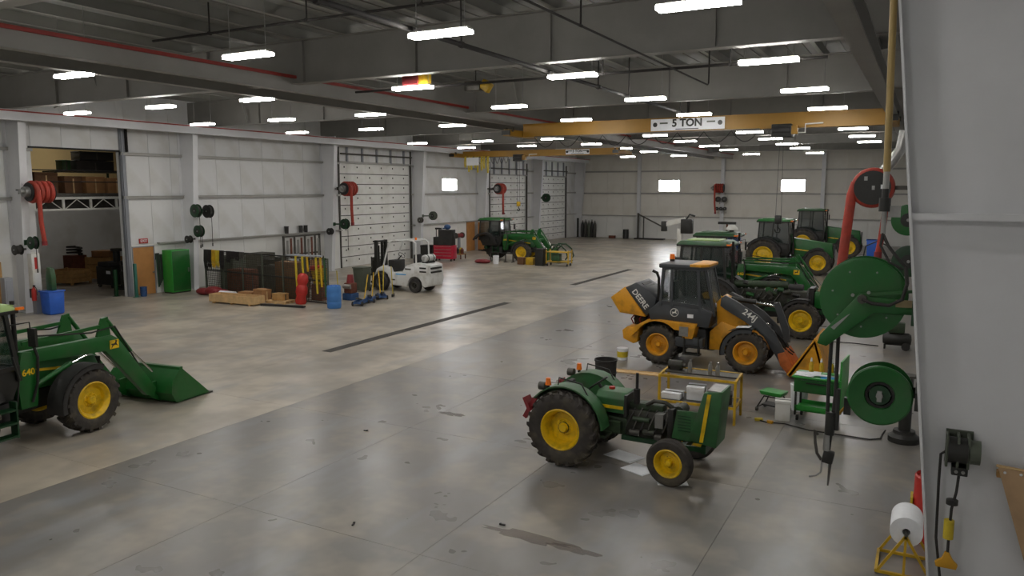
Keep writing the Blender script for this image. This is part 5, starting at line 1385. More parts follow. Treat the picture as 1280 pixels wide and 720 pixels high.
for u, L, m, lb in [(.775, 1.55, 'strap_yellow', 'long yellow ratchet strap hanging on the mesh fence behind the red bag'), (.825, .95, 'strap_yellow', 'short wide yellow strap over the mesh fence above the red bag'),
                (.925, 1.5, 'strap_yellow', 'yellow strap hanging nearly to the floor right beside the red bag'), (.958, 1.2, 'frame_yellow', 'brownish yellow strap near the barrel end of the fence'),
                (.985, 1.6, 'green_dull', 'dull green strap at the barrel end of the fence'), (.86, .6, 'frame_yellow', 'short mustard strap hung on the fence between two long yellow ones')]:
    x, y = on_fence(u, -.07)
    t = thing('ratchet_strap', lb, 'strap', (x, y, fH), 0, GS)
    MB().prism([(-.05, .02), (.05, .02), (.07, -L * .5), (.09, -L), (.0, -L), (-.03, -L * .5)], -.012, .012).build('webbing', m, t)
    MB().bb(-.05, .05, -.02, .08, .0, .02).build('fold', m, t)
for k, (u, L, m) in enumerate([(.02, 1.0, 'black'), (.056, .9, 'pipe_black'), (.164, .9, 'pipe_black'), (.092, .85, 'frame_yellow'), (.128, .8, 'strap_yellow'), (.225, .55, 'pipe_black'), (.26, .35, 'pipe_black'), (.3, .4, 'pipe_black'), (.34, .3, 'steel_dark')]):
    x, y = on_fence(u, -.08)
    mb = MB()
    for q in range(4):
        xx = -.1 + q * .06
        mb.tube([(xx, 0, .02), (xx - .02, -.02, -L * .5), (xx + .02, -.02, -L * (.9 + .03 * q)), (xx + .05, 0, -L * .5), (xx + .06, 0, .02)], .022, 5)
    o = mb.build('chain_bundle', m, None, 0, (x, y, fH))
    tag(o, {'frame_yellow': 'bunch of mustard yellow slings over the fence near its wall end', 'strap_yellow': 'bunch of bright yellow slings over the fence near its wall end', 'black': 'thick black bundle of slings at the wall end of the fence', 'steel_dark': 'short grey chain bundle hung midway along the fence'}.get(m, 'dark chain bundle hanging from the top rail of the mesh fence'), 'chain', 'chains hung on the mesh fence')
# stored things behind the fence
crate_box('storage_bin', 'rusty red bin standing behind the mesh fence', 'bin', (-28.2, 25.7, 0), (1.2, .8, 1.05), 'rust')
crate_box('storage_bin', 'tall olive bin behind the wall end of the mesh fence', 'bin', (-29.4, 26.2, 0), (.9, .8, 1.6), 'olive_grey')
crate_box('storage_bin', 'dark brown bin pushed against the wall behind the fence', 'bin', (-30.3, 28.2, 0), (.9, 2.4, 1.5), 'mesh_dark')
crate_box('storage_bin', 'grey steel bin behind the middle of the mesh fence', 'bin', (-26.4, 25.8, 0), (1.0, .8, 1.3), 'steel_dark')
crate_box('storage_bin', 'brown bin behind the strap end of the mesh fence', 'bin', (-24.6, 25.2, 0), (1.3, .7, 1.6), 'cardboard_dark')
t = thing('parts_shelf', 'steel shelf unit full of parts behind the mesh fence', 'shelf', (-24.88, 26.3, 0))
for x in (-.9, .9):
    for y in (-.25, .25): MB().bb(x - .03, x + .03, y - .03, y + .03, 0, 1.8).build('upright', 'steel_dark', t)
for z in (.3, .8, 1.3, 1.78): MB().bb(-.93, .93, -.28, .28, z - .02, z + .02).build('shelf', 'steel_grey', t)
for k in range(9):
    z = (.32, .82, 1.32)[k % 3]
    o = MB().bb(-.15, .15, -.18, .18, 0, .3).bb(-.16, .16, -.19, .19, .24, .3).build('parts_box', ('cardboard', 'steel_dark', 'paper', 'rust')[k % 4], None, .01, (-25.5 + (k // 3) * .62, 26.3, z)); tag(o, 'small parts box on the shelf behind the mesh fence', 'box', 'boxes on the parts shelf')
# wall ledge things
t = thing('bar_rack', 'dark steel rack holding upright bars against the wall behind the fence', 'rack', (-30.7, 32.3, 0))
for y in (-1.4, 1.4): MB().bb(-.04, .04, y - .05, y + .05, 0, 2.25).build('upright', 'steel_dark', t)
for z in (.4, 1.2, 2.2): MB().bb(-.05, .05, -1.45, 1.45, z - .04, z + .04).build('crossbar', 'steel_dark', t)
for k in range(10): MB().bb(.05, .09, -1.25 + k * .27, -1.13 + k * .27, .05, 2.0 + .1 * (k % 3)).build('stock_bar', ('steel', 'rust', 'steel_dark')[k % 3], t)
for y, s in ((31.6, .62), (32.7, .58), (33.1, .58)):
    o = MB().lathe([(.17 * s, 0), (.19 * s, .36), (.21 * s, .36), (.21 * s, .4), (.001, .4)], (0, 0, 0), 'z', 16).build('pail', 'black_plastic', None, 0, (-31.14, y, 2.34)); tag(o, 'black pail standing on the wall ledge above the bar rack', 'pail', 'pails on the wall ledge')
t = thing('ramp_tray', 'black tray with raised ends resting on the top of the parts bin behind the fence', 'tray', (-26.4, 25.8, 1.31))
MB().bb(-.55, .55, -.2, .2, .12, .28).build('deck', 'black', t, .02)
for s in (-1, 1): MB().bb(s * .45 - .1, s * .45 + .1, -.2, .2, 0, .42).build('end_block', 'black', t, .02)

# in front of the fence
t = thing('timber_crate', 'long low pale wooden crate lying in front of the mesh fence', 'crate', (-25.4, 22.75, 0), R(3))
MB().bb(-1.2, 1.2, -.33, -.29, .06, .38).build('side_board', 'wood_pale', t)
MB().bb(-1.2, 1.2, .29, .33, .06, .38).build('side_board', 'wood_pale', t)
MB().bb(-1.24, -1.2, -.33, .33, .06, .38).build('end_board', 'wood_pale', t)
MB().bb(1.2, 1.24, -.33, .33, .06, .38).build('end_board', 'wood_pale', t)
MB().bb(-1.2, 1.2, -.29, .29, .06, .1).build('floor_board', 'wood', t)
for x in (-1, 0, 1): MB().bb(x - .05, x + .05, -.33, .33, 0, .06).build('runner', 'wood', t)
def lumps(name, label, cat, loc, pts, m, rz=0):
    mb = MB()
    for (x, y, z, r, sx, sy, sz) in pts: mb.ball((x, y, z), r, 7, (sx, sy, sz))
    o = mb.build(name, m, None, 0, loc, (0, 0, rz)); return tag(o, label, cat)
lumps('red_bag', 'dark red bag heap lying at the foot of the fence near the wall', 'bag', (-28.3, 24.0, 0), [(-.6, 0, .15, .3, 1.4, .9, .55), (0, .05, .2, .35, 1.5, .9, .6), (.6, 0, .16, .3, 1.3, .9, .55)], 'dark_red')
o = MB().lathe([(.05, -.4), (.17, -.4), (.17, .4), (.05, .4)], (0, 0, .17), 'x', 20, True).build('paper_roll', 'paper', None, 0, (-26.9, 23.6, 0), (0, 0, R(5))); tag(o, 'white paper roll lying between the red bag and the cartons', 'roll')
crate_box('carton', 'flat brown carton beside the white roll in front of the fence', 'box', (-26.0, 23.95, 0), (.7, .5, .32), 'cardboard', R(10))
crate_box('carton', 'open brown carton at the end of the long pale crate', 'box', (-25.05, 23.85, 0), (.7, .45, .5), 'cardboard', R(-12))
crate_box('carton', 'pale small carton on the worn pallet by the red bag', 'box', (-23.9, 23.75, .13), (.55, .4, .28), 'wood', R(5))
pallet('worn wooden pallet in front of the strap end of the fence', (-23.9, 23.75, 0), R(4), (1.0, .7), 'wood_pale')
o = MB().bb(-1.0, 1.0, -.1, .1, 0, .07).bb(-1.0, 1.0, -.1, -.08, 0, .1).build('plank', 'black_plastic', None, .005, (-23.05, 23.02, 0), (0, 0, R(12))); tag(o, 'long dark plank lying flat on the floor by the pale crate', 'board')
o = MB().lathe([(.001, 0), (.2, .0), (.25, .12), (.2, .34), (.26, .5), (.24, .72), (.19, .82), (.25, 1.0), (.22, 1.2), (.12, 1.3), (.001, 1.32)], (0, 0, 0), 'z', 14).build('red_bag', 'red', None, 0, (-22.9, 23.88, 0), (R(-3), R(6), R(20)))
o.scale = (1, .7, 1)
tag(o, 'upright lumpy red bag leaning on the mesh fence beside yellow straps', 'bag')
t = thing('drum_barrel', 'blue plastic drum standing at the end of the mesh fence', 'barrel', (-20.95, 23.75, 0))
MB().lathe([(.001, 0), (.26, 0), (.28, .03), (.29, .25), (.28, .27), (.29, .3), (.29, .62), (.28, .65), (.29, .68), (.28, .88), (.26, .92), (.25, .92), (.25, .9), (.001, .9)], (0, 0, 0), 'z', 28).build('shell', 'blue_barrel', t)
for x in (-.12, .12): MB().cyl((x, 0, .9), (x, 0, .925), .035, n=10).build('bung', 'blue', t)
# jacks, brooms and mop bucket between drum and forklift
def floor_jack(label, loc, rz, m='blue_steel'):
    t = thing('floor_jack', label, 'jack', loc, rz, 'floor jacks beside the blue drum')
    MB().prism([(-.5, .06), (-.5, .16), (-.1, .24), (.45, .2), (.5, .08)], -.16, -.12).prism([(-.5, .06), (-.5, .16), (-.1, .24), (.45, .2), (.5, .08)], .12, .16).build('side_plate', m, t)
    MB().bb(-.45, .42, -.13, .13, .08, .14).build('chassis', m, t)
    MB().bar((-.1, 0, .18), (.4, 0, .3), .1, .06).cyl((.4, 0, .28), (.4, 0, .34), .08, n=12).build('lift_arm', 'steel_dark', t)
    for s in (-1, 1):
        MB().cyl((.42, s * .17, .09), (.42, s * .23, .09), .09, n=14).build('wheel', 'rubber_dark', t)
        MB().cyl((-.45, s * .17, .07), (-.45, s * .22, .07), .07, n=14).build('wheel', 'rubber_dark', t)
    MB().tube([(-.4, 0, .18), (-.62, 0, .5), (-.95, 0, 1.15)], .025, 8).build('handle', 'frame_yellow', t)
floor_jack('blue floor jack with yellow handle right beside the blue drum', (-20.6, 25.0, 0), R(-70))
floor_jack('blue floor jack with yellow handle, middle one of the jacks', (-20.8, 25.9, 0), R(-60))
floor_jack('blue floor jack nearest to the forklift front wheel', (-21.0, 26.9, 0), R(-45))
t = thing('shop_press', 'pinkish worn engine on a small stand behind the floor jacks', 'engine', (-21.9, 25.9, 0))
MB().bb(-.25, .25, -.25, .25, .0, .3).build('stand', 'blue_steel', t, .02)
MB().bb(-.22, .22, -.2, .2, .3, .75).build('engine_block', 'rust', t, .05)
MB().cyl((0, 0, .75), (0, 0, 1.1), .17, .12, n=14).build('cylinder_head', 'dark_red', t)
MB().cyl((-.2, -.2, .6), (.2, -.2, .6), .1, n=12).build('pulley', 'steel', t)
t = thing('mop_bucket', 'yellow mop bucket on casters against the column behind the drum', 'bucket', (-23.0, 25.2, 0))
MB().bb(-.3, .3, -.22, .22, 0, .7).build('box_stand', 'rust', t, .02)
MB().frustum([(-.22, -.18), (.22, -.18), (.22, .18), (-.22, .18)], [(-.3, -.24), (.3, -.24), (.3, .24), (-.3, .24)], .7, 1.4).build('bucket', 'frame_yellow', t, .02)
MB().bb(-.32, .1, -.26, .26, 1.3, 1.5).build('wringer', 'red', t, .02)
for k, (x, y, rx, m) in enumerate([(-21.7, 24.9, 12, 'strap_yellow'), (-20.9, 27.6, 20, 'strap_yellow'), (-21.3, 27.4, -14, 'strap_yellow')]):
    t = thing('broom', ['broom with yellow handle leaning behind the blue drum', 'broom with yellow handle tilted over the blue jacks', 'yellow handled squeegee leaning among the floor jacks'][k], 'broom', (x, y, 0), R(-60))
    MB().bar((0, 0, .05), (math.sin(R(rx)) * 1.4, 0, 1.4), .035, .035).build('handle', m, t)
    MB().bb(-.25, .25, -.04, .04, 0, .12).build('brush', 'black', t)
t = thing('waste_bin', 'dark grey wheeled bin against the tall overhead door', 'bin', (-23.2, 28.3, 0))
MB().frustum([(-.25, -.25), (.25, -.25), (.25, .25), (-.25, .25)], [(-.32, -.3), (.32, -.3), (.32, .3), (-.32, .3)], .05, 1.1).build('body', 'olive_grey', t, .03)
MB().bb(-.34, .34, -.33, .33, 1.1, 1.16).build('lid', 'olive_grey', t, .02)
for s in (-1, 1): MB().cyl((s * .2 - .03, .28, .09), (s * .2 + .03, .28, .09), .09, n=12).build('wheel', 'rubber_dark', t)
t = thing('grille_stack', 'dark finned radiator leaning beside the forklift mast', 'radiator', (-24.2, 30.9, 0))
MB().bb(-.45, .45, -.06, .06, 0, 1.2).build('core', 'black', t)
for k in range(7): MB().bb(-.42 + k * .14 - .02, -.42 + k * .14 + .02, -.08, .08, .05, 1.3).build('fin', 'steel_dark', t)

# tool chest group by the far column
t = thing('tool_chest', 'red rolling tool chest with drawers against the left wall', 'tool chest', (-28.3, 43.2, 0), R(8))
MB().bb(-.7, .7, -.35, .35, .15, 1.05).build('body', 'crimson', t, .02)
for k in range(4):
    d = MB().bb(-.66, .66, -.37, -.35, .2 + k * .21, .39 + k * .21).build('drawer', 'crimson', t, .005)
    MB().bb(-.6, .6, -.39, -.37, .35 + k * .21, .375 + k * .21).build('handle', 'steel', d)
for sx in (-1, 1):
    for sy in (-1, 1): MB().cyl((sx * .55 - .03, sy * .25, .08), (sx * .55 + .03, sy * .25, .08), .08, n=12).build('caster', 'black', t)
t = thing('tool_cabinet', 'black upper tool cabinet standing on the red tool chest', 'cabinet', (-28.15, 43.2, 1.05), R(8))
MB().bb(-.5, .5, -.3, .3, 0, 1.05).build('body', 'black', t, .02)
for k in range(2): MB().bb(-.48 + k * .49, -.01 + k * .49, -.32, -.3, .03, 1.0).build('door_panel', 'black_plastic', t)
MB().bb(-.9, -.5, -.25, .25, 0, .55).build('side_box', 'black', t, .02)
lumps('safety_helmet', 'blue helmet lying on top of the black tool cabinet', 'helmet', (-28.1, 43.2, 2.135), [(0, 0, .14, .22, 1.1, .9, .8), (-.18, -.1, .05, .15, 1, .8, .3)], 'blue_steel')
crate_box('tool_cabinet', 'black low cabinet between the column and the red tool chest', 'cabinet', (-29.56, 43.0, 0), (.75, .7, 1.03), 'black')
t = thing('work_stool', 'cart with yellow and red cans beside the red tool chest', 'cart', (-28.4, 44.9, 0))
MB().bb(-.5, .5, -.35, .35, .3, .36).build('deck', 'wood', t); 
for sx in (-1, 1):
    for sy in (-1, 1): MB().bb(sx * .45 - .03, sx * .45 + .03, sy * .3 - .03, sy * .3 + .03, 0, .3).build('leg', 'rust', t)
for k in range(5):
    o = MB().lathe([(.001, 0), (.12, 0), (.12, .3), (.06, .36), (.03, .42), (.001, .42)], (0, 0, 0), 'z', 14).build('fluid_can', ('strap_yellow', 'red', 'black', 'strap_yellow', 'rust')[k], None, 0, (-28.8 + .2 * k, 44.86 + .17 * (k % 2), .36))
    tag(o, ('yellow', 'red', 'black', 'yellow', 'brown')[k] + ' fluid can on the cart beside the red tool chest', 'can', 'cans on the cart')
t = thing('wall_vise', 'dark red grinder on a pedestal by the wall near the tan door', 'grinder', (-30.6, 48.6, 0))
MB().bb(-.08, .08, -.08, .08, 0, 1.2).bb(-.2, .2, -.2, .2, 0, .03).build('pedestal', 'steel_grey', t)
MB().cyl((0, -.4, 1.35), (0, .4, 1.35), .16, n=14).build('motor', 'dark_red', t)
for s in (-1, 1): MB().cyl((0, s * .45 - .05, 1.35), (0, s * .45 + .05, 1.35), .22, n=16).build('grinding_wheel', 'steel_dark', t)
t = thing('pedestal_lamp', 'thin post with a dark head beside the column near the tool chest', 'stand', (-30.0, 43.9 + .8, 0))
MB().cyl((0, 0, 0), (0, 0, 2.1), .03, n=8).build('post', 'steel_dark', t)
MB().bb(-.05, .4, -.08, .08, 2.0, 2.12).build('head', 'black', t)
MB().cyl((0, 0, 0), (0, 0, .03), .2, n=14).build('foot', 'steel_dark', t)
t = thing('wood_keg', 'small brown keg on a stand behind the forklift tail', 'keg', (-22.35, 33.3, 0))
MB().lathe([(.001, 0), (.28, 0), (.33, .35), (.28, .7), (.001, .7)], (0, 0, 0), 'z', 20).build('shell', 'rust', t)
for z in (.12, .56): MB().lathe([(.305, z - .03), (.33, z - .03), (.33, z + .03), (.305, z + .03)], (0, 0, 0), 'z', 20, True).build('hoop', 'steel', t)

# around the grapple tractor
t = thing('parts_cart', 'yellow green steel cart with casters in front of the grapple tractor', 'cart', (-20.15, 43.75, 0), R(6))
for z in (.25, .85): MB().bb(-.75, .75, -.4, .4, z, z + .05).build('shelf', 'frame_yellow', t)
for sx in (-1, 1):
    for sy in (-1, 1):
        MB().bb(sx * .72 - .03, sx * .72 + .03, sy * .37 - .03, sy * .37 + .03, .15, 1.0).build('post', 'frame_yellow', t)
        MB().cyl((sx * .65 - .03, sy * .33, .08), (sx * .65 + .03, sy * .33, .08), .08, n=10).build('caster', 'black', t)
MB().bb(-.4, .1, -.25, .25, .3, .75).build('green_case', 'green_dull', t, .02)
crate_box('waste_bin', 'square black bin beside the yellow green cart', 'bin', (-21.25, 43.4, 0), (.55, .55, 1.05), 'black')
crate_box('carton', 'yellow box on the floor between grapple tractor and black bin', 'box', (-22.05, 43.6, 0), (.5, .45, .45), 'frame_yellow')
crate_box('carton', 'brown box on the floor beside the grapple tractor front wheel', 'box', (-22.65, 43.5, 0), (.45, .45, .45), 'cardboard_dark')
lumps('bottle_jack', 'low dark red jack under the grapple tractor rear', 'jack', (-25.2, 42.9, 0), [(0, 0, .14, .3, 2.0, .8, .5), (-.3, 0, .12, .25, 1.2, .9, .5)], 'dark_red')
o = MB().lathe([(.001, 0), (.17, 0), (.2, .5), (.21, .5), (.21, .53), (.001, .53)], (0, 0, 0), 'z', 16).build('pail', 'paper', None, 0, (-24.25, 42.95, 0)); tag(o, 'white pail beside the red jack under the grapple tractor', 'pail')
t = thing('jack_stand', 'dark jack stand frame supporting the grapple tractor', 'stand', (-24.6, 44.35, 0))
MB().bb(-.9, .9, -.05, .05, .55, .62).build('beam', 'black', t)
for x in (-.85, -.3, .3, .85): MB().bb(x - .04, x + .04, -.2, .2, 0, .04).bb(x - .03, x + .03, -.03, .03, .04, .58).build('leg', 'steel_dark', t)
t = thing('wall_board', 'tall tan cabinet beside the rear of the grapple tractor', 'cabinet', (-30.6, 52.2, 0))
MB().bb(-.3, .3, -.35, .35, .02, 2.2).build('body', 'door_tan', t, .01)
MB().bb(.3, .32, -.3, .3, .1, 2.1).build('door_panel', 'plywood', t)

# ================================================================== FAR WALL THINGS
for k in range(5):
    t = thing('gas_cylinder', 'dark tall gas cylinder standing in a row at the far end wall', 'cylinder', (-30.3 + .33 * k, YF - .6, 0), 0, 'gas cylinders at the far end wall')
    h = 1.5 + .1 * (k % 2)
    MB().lathe([(.001, 0), (.13, 0), (.14, .02), (.14, h - .25), (.1, h - .08), (.05, h), (.001, h)], (0, 0, 0), 'z', 14).build('bottle', ('black', 'steel_dark', 'olive_grey')[k % 3], t)
    MB().cyl((0, 0, h), (0, 0, h + .16), .05, n=10).build('valve_cap', 'steel_dark', t)
t = thing('steel_post_stand', 'dark upright plate leaning in the far corner beside the gas cylinders', 'plate', (-31.0 + .3, YF - .9, 0))
MB().bb(-.1, .1, -.03, .03, 0, 1.9).build('plate', 'black', t); MB().bb(-.15, .15, -.15, .15, 0, .03).build('foot', 'black', t)
t = thing('jib_stand', 'dark steel stand with a sloping arm in front of the far end wall', 'stand', (-24.3, YF - 1.2, 0))
MB().bb(-.08, .08, -.08, .08, 0, 2.5).build('mast', 'steel_dark', t)
MB().bar((0, 0, 2.4), (2.4, 0, 1.25), .1, .12).build('arm', 'steel_dark', t)
MB().bb(.5, .6, -.05, .05, .1, 2.15).build('brace', 'steel_dark', t)
MB().bb(-.3, 2.6, -.35, .35, 0, .12).build('base', 'black', t)
o = MB().lathe([(.001, 0), (.28, 0), (.29, .3), (.28, .32), (.29, .6), (.28, .62), (.28, .9), (.001, .9)], (0, 0, 0), 'z', 20).build('oil_drum', 'black', None, 0, (-25.6, YF - 1.0, 0)); tag(o, 'black oil drum beside the jib stand at the far end wall', 'barrel')
crate_box('carton', 'low brown box on the floor by the far end wall', 'box', (-27.0, YF - 1.0, 0), (.6, .4, .25), 'rust')
t = thing('tee_stand', 'brown post with a dark crossbar near the far end wall', 'stand', (-13.9, 62, 0))
MB().bb(-.06, .06, -.06, .06, 0, 2.0).build('post', 'rust', t); MB().bb(-.7, .7, -.1, .1, 2.0, 2.2).build('crossbar', 'black', t); MB().bb(-.3, .3, -.3, .3, 0, .04).build('foot', 'black', t)
def tub(label, loc, s=(.6, .6, 1.0)):
    t = thing('blue_bin', label, 'bin', loc)
    a, b, h = s[0] / 2, s[1] / 2, s[2]
    MB().frustum([(-a * .85, -b * .85), (a * .85, -b * .85), (a * .85, b * .85), (-a * .85, b * .85)], [(-a, -b), (a, -b), (a, b), (-a, b)], 0, h).build('body', 'blue', t, .03)
    MB().bb(-a - .03, a + .03, -b - .03, b + .03, h - .05, h).build('rim', 'blue', t, .01)
tub('blue bin between the big tractors and the far end wall', (-12.2, 57.0, 0), (.75, .75, 1.25))
tub('blue bin beside the tallest tractor nose by the right wall', (-2.9, 55.5, 0), (.85, .85, 1.5))
tub('small blue bin under the bench near the right wall', (-1.6, 46.0, 0), (.5, .5, .8))
t = thing('red_cabinet', 'dark red low cabinet with a white top behind the row of tractors', 'cabinet', (-10.7, 48.5, 0))
MB().bb(-.7, .7, -.35, .35, .05, 1.0).build('body', 'crimson', t, .02); MB().bb(-.75, .75, -.4, .4, 1.0, 1.05).build('top', 'paper', t)
for k in range(3): MB().bb(-.65, .65, -.37, -.35, .12 + k * .28, .36 + k * .28).build('drawer', 'dark_red', t)
t = thing('steel_bench', 'dark steel bench frame by the right wall beyond the red hoses', 'bench', (-2.0, 47.5, 0))
MB().bb(-1.2, 1.2, -.4, .4, .86, .92).build('top', 'steel_dark', t)
for sx in (-1, 1):
    for sy in (-1, 1): MB().bb(sx * 1.1 - .04, sx * 1.1 + .04, sy * .35 - .04, sy * .35 + .04, 0, .86).build('leg', 'steel_dark', t)
MB().tube([(-1.0, 0, .92), (-.9, 0, 1.6), (-.3, 0, 1.9), (.3, 0, 1.6)], .04, 6).build('vent_hose', 'black', t)
t = thing('hoist_machine', 'white and black machine with an arm standing behind the tractor roofs', 'machine', (-13.7, 48.0, 0))
MB().bb(-.5, .5, -.4, .4, 0, .5).build('base', 'black', t, .03)
MB().bb(-.15, .15, -.15, .15, .5, 2.3).build('column', 'white_paint', t, .02)
MB().bar((-.9, 0, 2.55), (.3, 0, 2.9), .25, .28).build('arm', 'white_paint', t)
MB().bb(-1.2, -.85, -.15, .15, 2.1, 2.75).build('head', 'black', t, .04)
MB().bb(.1, .8, -.25, .25, 2.0, 2.9).build('control_box', 'black', t, .04)
MB().tube([(.4, 0, 2.9), (.6, 0, 3.2), (.95, 0, 3.1)], .06, 6).build('lever', 'black', t)
o = thing('dome_receiver', 'white dome receiver on the roof of the tractor with bare loader arms', 'receiver', (-6.95, 31.9, 3.07))
MB().lathe([(.001, .28), (.12, .25), (.22, .16), (.24, .08), (.2, .06), (.001, .06)], (0, 0, 0), 'z', 18).build('dome', 'white_paint', o)
MB().bb(-.08, .08, -.08, .08, 0, .07).build('mount', 'black', o)
# ================================================================== RIGHT SIDE, NEAR COLUMN
YN = 7.3
# large green hose reel on the near column
def big_reel():
    t = thing('hose_reel', 'large green hose reel with diagonal arm bracketed to the near steel column', 'hose reel', (-.46, 7.68, 3.82))
    r = .365
    d = MB().lathe([(.03, -.13), (r - .03, -.13), (r, -.122), (r, -.112), (.03, -.118)], (0, 0, 0), 'y', 48, True).build('flange_disc', 'green', t)
    MB().lathe([(.03, .118), (r, .11), (r, .125), (.03, .13)], (0, 0, 0), 'y', 48, True).build('flange_disc', 'green', t)
    MB().lathe([(.12, -.11), (r - .02, -.10), (r - .02, .10), (.12, .11)], (0, 0, 0), 'y', 40, True).build('wound_hose', 'rubber_dark', t)
    for k in range(7):
        a = R(15 + k * 51)
        MB().cyl((.26 * math.cos(a), -.135, .26 * math.sin(a)), (.26 * math.cos(a), -.128, .26 * math.sin(a)), .009, n=8).build('rivet', 'steel', d)
    ar = MB().prism([(-.02, .05), (.03, .03), (.52, -.01), (.52, -.12), (.1, -.12), (-.28, -.46), (-.36, -.44), (-.34, -.36)], -.175, -.15).build('arm', 'green', t, .004)
    MB().prism([(-.01, .05), (.0, .02), (.45, .085), (.45, .11)], -.18, -.16).build('arm_brace', 'green', ar)
    MB().prism([(-.12, -.16), (-.09, -.14), (-.22, -.3), (-.25, -.28)], -.18, -.174).build('arm_slot', 'steel', ar)
    MB().bb(.27, .42, -.181, -.175, -.055, .01).build('name_plate', 'tan_tank', ar)
    h = MB().cyl((0, -.22, 0), (0, .2, 0), .04, n=14).build('hub', 'steel_dark', t)
    MB().tube([(0, -.21, 0), (.08, -.22, -.03), (.22, -.22, -.04), (.32, -.22, .02), (.35, -.2, .16), (.33, -.15, .3)], .016, 8).build('feed_hose', 'rubber_dark', h)
    for (x, z) in ((-.08, .03), (.05, .06), (.03, -.02)): MB().cyl((x, -.19, z), (x, -.175, z), .016, n=8).build('bolt', 'steel', ar)
    MB().bb(.40, .53, -.27, .14, -.2, .1).build('mount_plate', 'green_dark', t)
    return t
big_reel()
t = thing('hose_reel', 'green hose reel with open dished hub, lower one on the near steel column', 'hose reel', (-.275, 7.7, 2.93))
r = .275
MB().lathe([(.10, -.02), (.13, -.11), (r - .015, -.125), (r, -.115), (r, -.10), (.15, -.09)], (0, 0, 0), 'y', 44, True).build('flange_disc', 'green', t)
MB().lathe([(.10, .10), (r, .10), (r, .115), (.10, .115)], (0, 0, 0), 'y', 44, True).build('flange_disc', 'green', t)
MB().lathe([(.10, -.09), (r - .05, -.09), (r - .05, .09), (.10, .09)], (0, 0, 0), 'y', 36, True).build('wound_hose', 'rubber_dark', t)
h = MB().cyl((0, -.1, 0), (0, .2, 0), .09, n=18).build('hub', 'green_dark', t)
MB().cyl((0, -.14, 0), (0, -.08, 0), .03, n=10).bb(-.02, .02, -.15, -.13, -.05, .05).build('swivel', 'steel', h)
MB().bb(.285, .35, -.29, .16, -.06, .1).bb(-.02, .35, .14, .17, -.05, .05).build('bracket', 'black', t)
MB().tube([(-.1, -.0, -.22), (-.28, -.0, -.16), (-.38, -.02, -.3), (-.42, -.02, -.6)], .014, 8).build('hose_end', 'cord_yellow', t)
MB().box((-.27, 0, -.16), (.06, .06, .16), (0, 0, 0)).build('hose_stop', 'black', t)

# dispensing hoses hanging from the large reel
t = thing('dispensing_hose', 'pair of black hoses hanging from the large green reel, ending in a control gun', 'hose', (-.68, 7.6, 3.5))
MB().tube([(-.025, 0, 0), (-.03, 0, -.6), (-.02, 0, -1.15)], .017, 8).build('hose', 'rubber_dark', t)
MB().tube([(.03, 0, .04), (.035, 0, -.6), (.0, 0, -1.15)], .017, 8).build('hose', 'rubber_dark', t)
MB().cyl((.0, 0, -.78), (0, 0, -1.0), .045, n=12).build('hose_stop', 'black', t)
MB().cyl((.055, 0, -.55), (.055, 0, -.95), .022, n=8).build('sleeve', 'black_plastic', t)
MB().cyl((-.02, 0, -1.0), (-.02, 0, -1.16), .032, n=10).build('swivel', 'steel', t)
g = MB().box((.0, 0, -1.22), (.1, .08, .12), (0, R(10), 0)).build('meter', 'black', t, .015)
MB().tube([(-.1, 0, -1.02), (-.13, 0, -.98), (-.12, 0, -1.1), (-.1, 0, -1.2), (-.06, 0, -1.26)], .014, 8).build('trigger_guard', 'steel_dark', g)
MB().tube([(-.05, 0, -1.26), (-.06, 0, -1.38), (-.1, 0, -1.42), (-.16, 0, -1.44)], .01, 8).build('spout', 'steel', g)
MB().cyl((.02, 0, -1.26), (.01, 0, -1.5), .016, .008, n=10).build('nozzle', 'steel_dark', g)

# yellow air line on the column with couplings
t = thing('air_line', 'tan yellow vertical hose running down the edge of the near column into black couplings', 'hose', (-.36, 7.62, 4.1))
MB().tube([(.0, 0, 3.55), (.0, 0, 2.4), (.02, 0, 1.4), (.03, 0, .85)], .03, 10).build('yellow_hose', 'hose_tan', t)
MB().cyl((.03, 0, .7), (.03, 0, .86), .026, n=10).build('coupling', 'steel', t)
MB().cyl((.03, 0, .5), (.03, 0, .62), .05, n=12).cyl((.03, 0, .62), (.03, 0, .7), .03, n=10).build('filter_bowl', 'black', t)
MB().cyl((.03, 0, .3), (.03, 0, .5), .022, n=10).build('valve', 'steel', t)
MB().tube([(.03, 0, .3), (.08, -.06, .2), (.16, -.10, .1), (.23, -.09, .02)], .014, 8).build('black_hose', 'rubber_dark', t)
MB().tube([(.03, 0, .32), (.02, -.08, .2), (.1, -.13, .06), (.21, -.10, .0)], .012, 8).build('black_hose', 'rubber_dark', t)
MB().bb(.06, .16, -.02, .02, .45, .55).build('wall_clip', 'steel', t)

# electric cord reel on the web of the near column
t = thing('cord_reel', 'olive grey electric cord reel bolted to the web of the near column', 'cord reel', (.37, 7.17, 2.65))
for x in (-.10, -.02, .055): MB().prism([(-.09, -.13), (.09, -.13), (.11, .0), (.09, .13), (-.09, .13)], x - .01, x + .01, 'x').build('side_plate', 'olive_grey', t, .004)
MB().cyl((-.09, -.01, 0), (.05, -.01, 0), .11, n=20).build('spool', 'black', t)
MB().cyl((.065, -.01, -.0), (.14, -.01, -.0), .10, n=20).build('spring_case', 'olive_grey', t)
gd = MB().bb(-.06, .06, -.07, .05, -.20, -.13).build('roller_guide', 'black', t, .008)
for x in (-.025, .025): MB().cyl((x, -.08, -.165), (x, -.06, -.165), .014, n=8).build('roller', 'steel', gd)
MB().bb(-.11, .09, .10, .125, -.14, .14).build('mount_plate', 'olive_grey', t)
c = MB().tube([(.0, -.04, -.18), (-.01, -.04, -.35), (-.035, -.04, -.5), (-.04, -.04, -.7), (-.04, -.04, -.92)], .011, 8).build('cord', 'rubber_dark', t)
